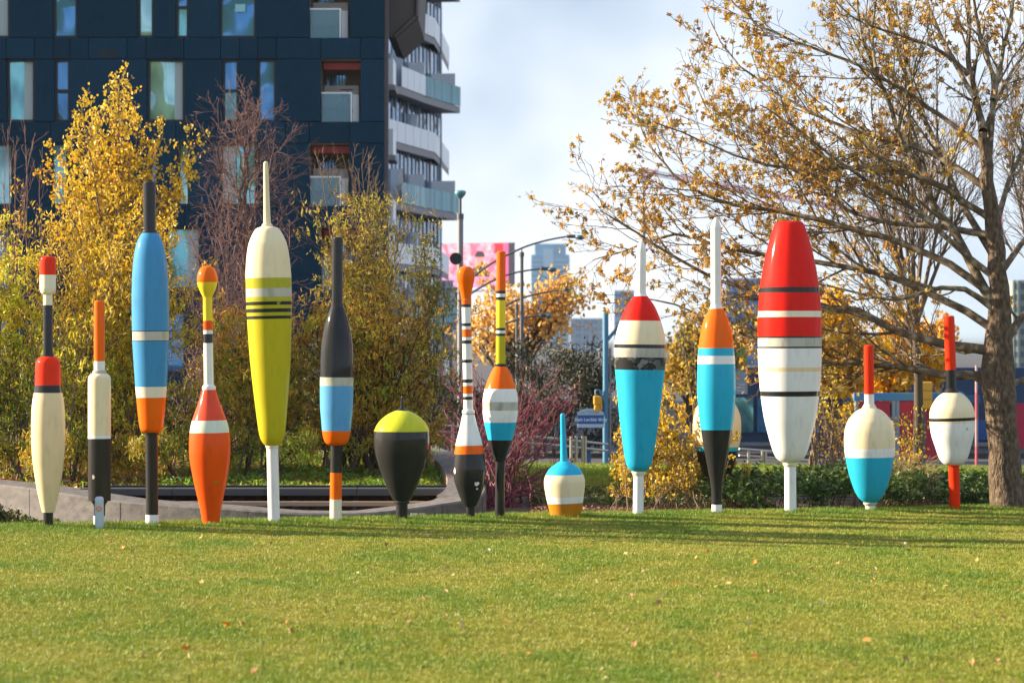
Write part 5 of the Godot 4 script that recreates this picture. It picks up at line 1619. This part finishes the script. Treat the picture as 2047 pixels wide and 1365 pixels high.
	dry_grass("dry_grass", "clump of dry arching grass on top of the hedge bank", 1815, 50.5, 1740, 1890, 905)
	hedge()
	leaf_mass("low_shrub", "low dark leafy shrub in front of the wall in the left corner", 20, 41.9, 1060, [[-20, 1035, 40, 30], [15, 1042, 26, 20], [55, 1048, 26, 14], [85, 1052, 16, 9], [112, 1050, 10, 8]], 1800, 0.04, 0.075, [Color(0.03, 0.035, 0.012), Color(0.07, 0.05, 0.02), Color(0.10, 0.16, 0.03)], 541, M.leafdark, round_)
	bed_cover(round_, lance)
	plane_tree()
	far_bare_tree()

func leaf_mass(called: String, label: String, px: float, d: float, ground_y: float, blobs: Array, n: int, s0: float, s1: float, cols: Array, seed_: int, m: Material, lm: Mesh) -> void:
	# a dense bush: forked stems into leaf clumps
	rng.seed = seed_
	var base := at(px, ground_y, d)
	var t := thing(called, label, "bush", base)
	var s := d / PXM
	var mb := MB.new()
	var pts := PackedVector3Array()
	var total := 0.0
	for b in blobs:
		total += b[2] * b[3]
	for b in blobs:
		var c := at(b[0], b[1], d + rng.randf_range(-0.8, 0.8)) - base
		var f := Vector3(lerpf(c.x, 0, 0.4), -0.1, c.z * 0.5)
		mb.tube(curve(f, c, Vector3(0, 0.02, 0), 4), taper(0.05, 0.012, 4), 5)
		var cl := []
		for k in 22:
			var q := Vector3(rng.randfn(0, 0.5), rng.randfn(0, 0.5), rng.randfn(0, 0.5)).limit_length(1.0) * Vector3(b[2], b[3], (b[2] + b[3]) * 0.45) * s
			cl.append(c + q)
			mb.tube(curve(c * 0.8 + f * 0.2, c + q, Vector3(), 2), taper(0.018, 0.005, 2), 3)
		for k in int(n * b[2] * b[3] / total):
			var r: float = b[2] * s * 0.16
			pts.append(cl[rng.randi() % cl.size()] + Vector3(rng.randfn(0, r), rng.randfn(0, r), rng.randfn(0, r)))
	obj("stems", mb.done(), M.darkstem, t)
	leaves("leaves", t, lm, m, pts, s0, s1, cols, 0.04, 0.0, seed_)

func bg_tree(called: String, label: String, px: float, d: float, ground_y: float, blobs: Array, n: int, s0: float, s1: float, cols: Array, seed_: int) -> void:
	rng.seed = seed_
	var base := at(px, ground_y, d)
	var t := thing(called, label, "tree", base, "autumn trees across the street")
	var s := d / PXM
	var top := at(blobs[0][0], blobs[0][1], d) - base
	obj("trunk", MB.new().tube(curve(Vector3(0, -0.2, 0), Vector3(top.x * 0.5, top.y * 0.75, 0), Vector3(0.1, 0, 0), 6), taper(0.16, 0.07, 6), 8).done(), M.darkstem, t)
	var T := Plant.new()
	T.rng.seed = seed_
	T.P = {"seg": [4, 4, 3], "wob": [0.1, 0.2, 0.25], "up": [0.02, 0.05, 0.0], "kids": [3.0, 2.6, 0], "ang": [0.6, 0.7, 0.6], "ratio": [0.45, 0.5, 0.4], "most": [1.6, 0.8, 0.4], "thin": [0.5, 0.6, 0.6], "t0": [0.35, 0.2, 0.2], "sides": [5, 3, 3], "last": 2, "rmin": 0.008}
	for b in blobs:
		for k in 4:
			var q := Vector3(rng.randfn(0, 0.5), rng.randfn(0, 0.5), rng.randfn(0, 0.6)).limit_length(1.0) * Vector3(b[2], b[3], b[2]) * s
			var c := at(b[0], b[1], d) - base + q
			T.limb(curve(Vector3(top.x * 0.4 * rng.randf(), top.y * rng.randf_range(0.25, 0.7), 0), c, Vector3(0, 0.15, 0), 5), taper(0.06, 0.012, 5), 0)
	obj("limbs", T.mb.done(), M.darkstem, t)
	var pts := PackedVector3Array()
	for i in n:
		pts.append(T.tips[rng.randi() % T.tips.size()])
	leaves("leaves", t, leaf_mesh("round"), M.leaf, pts, s0, s1, cols, 0.22, 0.0, seed_)

func dry_grass(called: String, label: String, px: float, d: float, x0: float, x1: float, top: float) -> void:
	rng.seed = 61
	var base := foot(px, d)
	var t := thing(called, label, "grass clump", base)
	var mb := MB.new()
	for i in 240:
		var a := Vector3(rng.randfn(0, 0.3), 0.0, rng.randfn(0, 0.25))
		var e := at(rng.randf_range(x0, x1), top + rng.randf_range(0, 55), d + rng.randfn(0, 0.4)) - base
		mb.tube(curve(a, e, Vector3(0, rng.randf_range(0.05, 0.22), 0), 4), taper(0.006, 0.003, 4), 3)
	obj("blades", mb.done(), mat(Color(0.36, 0.27, 0.12), 0.7), t).set_meta("kind", "stuff")

func hedge() -> void:
	# ground-cover shrubs along the bank on the right
	rng.seed = 71
	var secs := [["low dark green leafy shrub left of the biggest float's pole", 1400, 1575, 945], ["low green leafy shrub right of the biggest float's pole", 1575, 1700, 938], ["low green leafy shrub behind the egg-shaped float", 1700, 1850, 935], ["low dark green leafy shrub between the red pole and the tree trunk", 1850, 2010, 950], ["low green leafy shrub beyond the plane tree trunk at the right edge", 2010, 2200, 955]]
	var lm := leaf_mesh("plane")
	var k := 0
	for e in secs:
		k += 1
		var mid: float = (e[1] + e[2]) / 2.0
		var base := foot(mid, 47.8)
		var t := thing("ground_cover_shrub", e[0], "shrub", base, "low shrubs along the bank behind the right-hand floats")
		var pts := PackedVector3Array()
		var mb := MB.new()
		var clumps := []
		for i in 46:
			var px := rng.randf_range(e[1], e[2])
			var d := 0.8 + crest((px - AX) * 48.5 / PXM) + 3.4 * rng.randf()
			var ty: float = e[3] + 16.0 * rng.randf() * rng.randf() + 26.0 * sm(2.4, 0.8, d - crest((px - AX) * 48.5 / PXM))
			var x := (px - AX) * d / PXM
			var h := EYE + (AY - ty) * d / PXM
			var y := lerpf(land(x, d), h, lerpf(sqrt(rng.randf()), 1.0, 0.35))
			clumps.append(Vector3(x, y, -d) - base)
			mb.tube(curve(Vector3(x * 0.9 + base.x * 0.1, land(x, d) - 0.03, -d) - base, clumps[-1], Vector3(0.03, 0.02, 0.02), 3), taper(0.01, 0.004, 3), 3)
		for i in 2300:
			pts.append(clumps[rng.randi() % clumps.size()] + Vector3(rng.randfn(0, 0.13), rng.randfn(0, 0.075), rng.randfn(0, 0.13)))
		obj("stems", mb.done(), M.darkstem, t)
		leaves("leaves", t, lm, M.leafdark, pts, 0.06, 0.115, [Color(0.035, 0.075, 0.012), Color(0.055, 0.11, 0.016), Color(0.085, 0.15, 0.02), Color(0.04, 0.07, 0.014)], 0.03, 0.55, 610 + k)

func bed_cover(round_: Mesh, lance: Mesh) -> void:
	rng.seed = 81
	var pts := PackedVector3Array()
	for i in 9000:
		var d := lerpf(49.9, 60.0, pow(rng.randf(), 1.3))
		var x := rng.randf_range(-12.0, -1.2)
		pts.append(Vector3(x, land(x, d) + rng.randf() * 0.05, -d))
	var h := Node3D.new()
	h.name = "leaf_litter"
	add_child(h)
	tag(h, "rust and yellow fallen leaves covering the planted bed", "leaf litter", "", "stuff")
	leaves("leaves", h, round_, M.leaf, pts, 0.05, 0.10, [Color(0.36, 0.13, 0.025), Color(0.55, 0.26, 0.04), Color(0.18, 0.08, 0.03), Color(0.60, 0.36, 0.05)], 0.02, 0.4, 811)
	pts = PackedVector3Array()
	for i in 9000:
		var d := lerpf(49.9, 58.0, pow(rng.randf(), 1.2))
		var x := lerpf(-6.4, -1.3, pow(rng.randf(), 0.7))
		if rng.randf() < 0.14: x = rng.randf_range(-11.0, -6.0)
		var cl := sin(x * 2.3) * sin(d * 1.7 + x) * 0.5 + 0.5
		pts.append(Vector3(x, land(x, d) + rng.randf() * (0.06 + 0.16 * cl), -d))
	var g := Node3D.new()
	g.name = "ground_plants"
	add_child(g)
	tag(g, "bright green low plants growing in the planted bed", "ground cover", "", "stuff")
	leaves("leaves", g, lance, M.leaf, pts, 0.08, 0.16, [Color(0.10, 0.20, 0.02), Color(0.20, 0.32, 0.03), Color(0.34, 0.36, 0.05)], 0.03, 0.3, 821)
	# the bank on the right: sparse plants and dead leaves on soil
	pts = PackedVector3Array()
	for i in 2600:
		var d := lerpf(46.8, 52.6, rng.randf())
		var x := rng.randf_range(0.3, 4.6)
		pts.append(Vector3(x, land(x, d) + rng.randf() * 0.04, -d))
	var w := Node3D.new()
	w.name = "leaf_litter_001"
	add_child(w)
	tag(w, "brown dead leaves on the bare soil slope by the smallest float", "leaf litter", "", "stuff")
	leaves("leaves", w, round_, M.leaf, pts, 0.045, 0.09, [Color(0.20, 0.10, 0.04), Color(0.34, 0.20, 0.09), Color(0.10, 0.05, 0.03)], 0.02, 0.4, 831)
	pts = PackedVector3Array()
	for i in 2400:
		var d := lerpf(50.2, 52.8, rng.randf())
		var x := rng.randf_range(0.3, 4.4)
		pts.append(Vector3(x, land(x, d) + rng.randf() * 0.12, -d))
	var u := Node3D.new()
	u.name = "ground_plants_001"
	add_child(u)
	tag(u, "olive green weeds along the edge between soil slope and grass mound", "weeds", "", "stuff")
	leaves("leaves", u, round_, M.leafdark, pts, 0.05, 0.10, [Color(0.08, 0.13, 0.02), Color(0.16, 0.20, 0.03), Color(0.22, 0.16, 0.04)], 0.03, 0.4, 841)

func plane_tree() -> void:
	rng.seed = 121
	var D := 49.1
	var base := at(2017, 1030, D)
	base.y = land(base.x, D) - 0.05
	var t := thing("plane_tree", "big plane tree with mottled trunk and brown-gold leaves at the right edge", "tree", base)
	var tr := path3([2018, 1040, 2013, 985, 2008, 900, 2003, 820, 1996, 740, 2000, 640, 1996, 540, 1985, 430, 1972, 330, 1966, 265], D, D)
	var s := D / PXM
	var rr := PackedFloat32Array()
	for i in tr.size():
		var f := float(i) / (tr.size() - 1)
		var wv := [48.0, 34.0, 30.5, 31.5, 34.5, 23.0, 19.0, 15.5, 12.0, 9.5]
		var g := f * 9.0
		var k := mini(int(g), 8)
		rr.append(lerpf(wv[k], wv[k + 1], g - k) * s)
	var tm := MB.new()
	var trs := PackedVector3Array()
	for p in tr: trs.append(p - base)
	tm.tube(trs, rr, 22)
	# gnarls: push the ring points about
	var fn := FastNoiseLite.new()
	fn.seed = 9
	fn.frequency = 1.6
	for i in tm.v.size():
		var p := tm.v[i]
		tm.v[i] = p + tm.n[i] * 0.045 * fn.get_noise_3d(p.x * 1.6, p.y * 0.7, p.z * 1.6)
	obj("trunk", tm.done(), M.bark, t)
	var T := Plant.new()
	T.rng.seed = 131
	T.P = {"seg": [8, 6, 5, 3], "wob": [0.1, 0.16, 0.24, 0.3], "up": [0.0, 0.06, 0.06, 0.03], "kids": [3.0, 4.6, 5.2, 0], "ang": [0.62, 0.66, 0.7, 0.6], "ratio": [0.34, 0.42, 0.5, 0.4], "most": [2.3, 1.1, 0.5, 0.3], "thin": [0.5, 0.55, 0.6, 0.6], "t0": [0.22, 0.2, 0.15, 0.2], "sides": [8, 5, 4, 3], "last": 3, "bud": 2, "rmin": 0.0042}
	var limbs := [
		# points, depth at the end, radius in px at start and end
		[[1966, 262, 1952, 197, 1936, 120, 1938, 20, 1930, -60], 47.0, 11, 5],
		[[1978, 330, 1984, 245, 1986, 150, 1962, 80, 1948, 0, 1940, -60], 45.2, 9, 4],
		[[1986, 200, 2002, 120, 2022, 40, 2030, -50], 46.0, 7, 4],
		[[2000, 640, 1960, 560, 1914, 473, 1869, 412, 1847, 350, 1807, 289, 1781, 219, 1752, 136, 1720, 60, 1712, -30], 45.6, 14, 4],
		[[1752, 136, 1742, 60, 1756, -20], 45.3, 5, 3],
		[[1978, 380, 1895, 324, 1825, 290, 1759, 276, 1680, 250, 1610, 218, 1530, 170, 1460, 110, 1420, 40], 47.6, 9, 2],
		[[1985, 440, 1895, 378, 1834, 352, 1763, 337, 1676, 333, 1600, 338, 1500, 320, 1400, 280, 1310, 245], 44.6, 9, 2],
		[[1990, 470, 1900, 455, 1820, 448, 1720, 432, 1654, 388, 1597, 346, 1520, 300, 1430, 240, 1390, 160], 48.6, 9, 2],
		[[1995, 600, 1900, 530, 1780, 480, 1650, 440, 1540, 420, 1430, 398, 1350, 350, 1300, 290, 1280, 250], 46.4, 11, 2],
		[[1992, 700, 1900, 690, 1795, 660, 1716, 622, 1640, 612, 1540, 590, 1440, 560, 1330, 500, 1250, 450, 1200, 420], 45.0, 13, 2],
		[[1990, 660, 1890, 600, 1750, 545, 1600, 520, 1470, 500, 1350, 470, 1250, 500, 1185, 520], 47.8, 11, 2],
		[[1990, 770, 1950, 752, 1912, 752, 1868, 746, 1820, 736, 1779, 732, 1716, 730, 1640, 720, 1560, 690, 1460, 660, 1350, 610, 1260, 590], 46.2, 14, 2],
		[[1998, 700, 2030, 650, 2060, 620, 2130, 560, 2200, 540], 46.6, 13, 6],
		[[1990, 560, 2040, 490, 2110, 420, 2180, 330], 46.6, 10, 4],
		[[2012, 770, 2050, 760, 2120, 730, 2190, 740], 46.0, 10, 5],
		[[1952, 197, 1900, 110, 1860, 20, 1840, -50], 48.0, 7, 3],
		[[1936, 150, 1880, 100, 1800, 70, 1700, 30, 1640, -40], 45.0, 6, 2],
		[[1970, 300, 1880, 230, 1790, 170, 1690, 120, 1580, 80, 1490, 30, 1440, -30], 46.6, 7, 2],
		[[1992, 520, 1920, 400, 1860, 260, 1800, 120, 1770, 0, 1760, -60], 49.0, 10, 3],
		[[1988, 480, 2010, 380, 2050, 290, 2090, 180, 2110, 60], 48.0, 9, 3],
		[[1966, 290, 1990, 200, 2046, 110, 2080, 20], 47.6, 7, 3],
		[[1994, 620, 1930, 580, 1860, 580, 1780, 600, 1700, 580, 1600, 560], 43.6, 9, 2],
		[[1995, 560, 1900, 480, 1800, 400, 1700, 340, 1600, 260, 1520, 210], 43.8, 9, 2],
		[[1994, 690, 1930, 700, 1860, 690, 1800, 640, 1740, 560, 1690, 500], 49.4, 9, 2],
	]
	for e in limbs:
		var pts := path3(e[0], D, 51.0 + 0.8 * (e[1] - 46.6))
		var loc := PackedVector3Array()
		for p in pts: loc.append(p - base)
		var r := PackedFloat32Array()
		for i in loc.size():
			r.append(lerpf(e[2] * 0.92, e[3] * 0.62, pow(float(i) / (loc.size() - 1), 0.6)) * s)
		var one := Plant.new()
		one.rng.seed = 131 + int(e[0][-2])
		one.P = T.P
		one.limb(loc, r, 0)
		obj("limb", one.mb.done(), M.limb, t)
		T.tips.append_array(one.tips)
	# leaves: mostly toward the ends; the outermost three hundred one by one
	rng.seed = 141
	var pts := PackedVector3Array()
	var big := PackedVector3Array()
	while pts.size() < 7400:
		var p := T.tips[rng.randi() % T.tips.size()]
		var out := clampf((base.x - (p.x + base.x)) / 5.5, 0.0, 1.0)
		if rng.randf() > 0.5 + 0.5 * out: continue
		pts.append(p)
		for k in rng.randi_range(0, 2):
			pts.append(p + Vector3(rng.randfn(0, 0.07), rng.randfn(-0.03, 0.06), rng.randfn(0, 0.07)))
	for i in 300:
		big.append(pts[i])
	pts = pts.slice(300)
	var cols := [Color(0.44, 0.24, 0.035), Color(0.58, 0.34, 0.05), Color(0.36, 0.17, 0.03), Color(0.50, 0.36, 0.05), Color(0.29, 0.14, 0.03)]
	var lm := leaf_mesh("plane")
	leaves("leaves", t, lm, M.leaf, pts, 0.075, 0.135, cols, 0.05, 0.0, 151)
	var lms := []
	for c in cols:
		lms.append(mat(c, 0.5, {"backlight_enabled": true, "backlight": grey(0.55), "cull_mode": BaseMaterial3D.CULL_DISABLED}))
	for p in big:
		var o := obj("leaf", lm, lms[rng.randi() % 5], t)
		o.position = p + Vector3(rng.randfn(0, 0.03), rng.randfn(0, 0.03), rng.randfn(0, 0.03))
		o.rotation = Vector3(rng.randf() * TAU, rng.randf() * TAU, rng.randf() * TAU)
		o.scale = Vector3.ONE * rng.randf_range(0.09, 0.13)


func far_bare_tree() -> void:
	for e in [[1830, 62.0, 930, [1760, 250, 1820, 210, 1700, 300, 1880, 230, 1650, 380, 1930, 260, 1990, 300, 1740, 330, 1860, 320, 1620, 470, 1800, 400], "large bare twiggy tree standing behind the plane tree", 161], [2090, 60.0, 930, [2060, 120, 2030, 200, 2090, 180, 2010, 280, 2130, 260, 2040, 330], "bare twiggy tree behind the right edge, beyond the plane tree", 171]]:
		rng.seed = e[5]
		var tp := tips_px(e[3], e[1], 1.6)
		var b := foot(e[0], e[1])
		var t := thing("bare_tree", e[4], "tree", b, "bare trees behind the plane tree")
		var s: float = e[1] / PXM
		var fork := at(e[0], 640, e[1]) - b
		obj("trunk", MB.new().tube(curve(Vector3(0, -0.1, 0), fork, Vector3(0.08, 0, 0), 6), taper(0.13, 0.08, 6), 10).done(), M.darkstem, t)
		var T := Plant.new()
		T.rng.seed = e[5]
		T.P = {"seg": [6, 5, 4], "wob": [0.1, 0.2, 0.25], "up": [0.03, 0.08, 0.05], "kids": [4.4, 5.5, 0], "ang": [0.5, 0.6, 0.6], "ratio": [0.4, 0.5, 0.4], "most": [2.2, 1.0, 0.5], "thin": [0.45, 0.5, 0.6], "t0": [0.25, 0.15, 0.2], "sides": [6, 4, 3], "last": 2, "rmin": 0.005}
		for tip in tp:
			T.limb(curve(fork + Vector3(0, rng.randf_range(-0.8, 0.1), 0), tip - b, Vector3(0, 0.3, 0), 9), taper(0.06, 0.010, 9), 0)
		obj("limbs", T.mb.done(), M.twig, t)
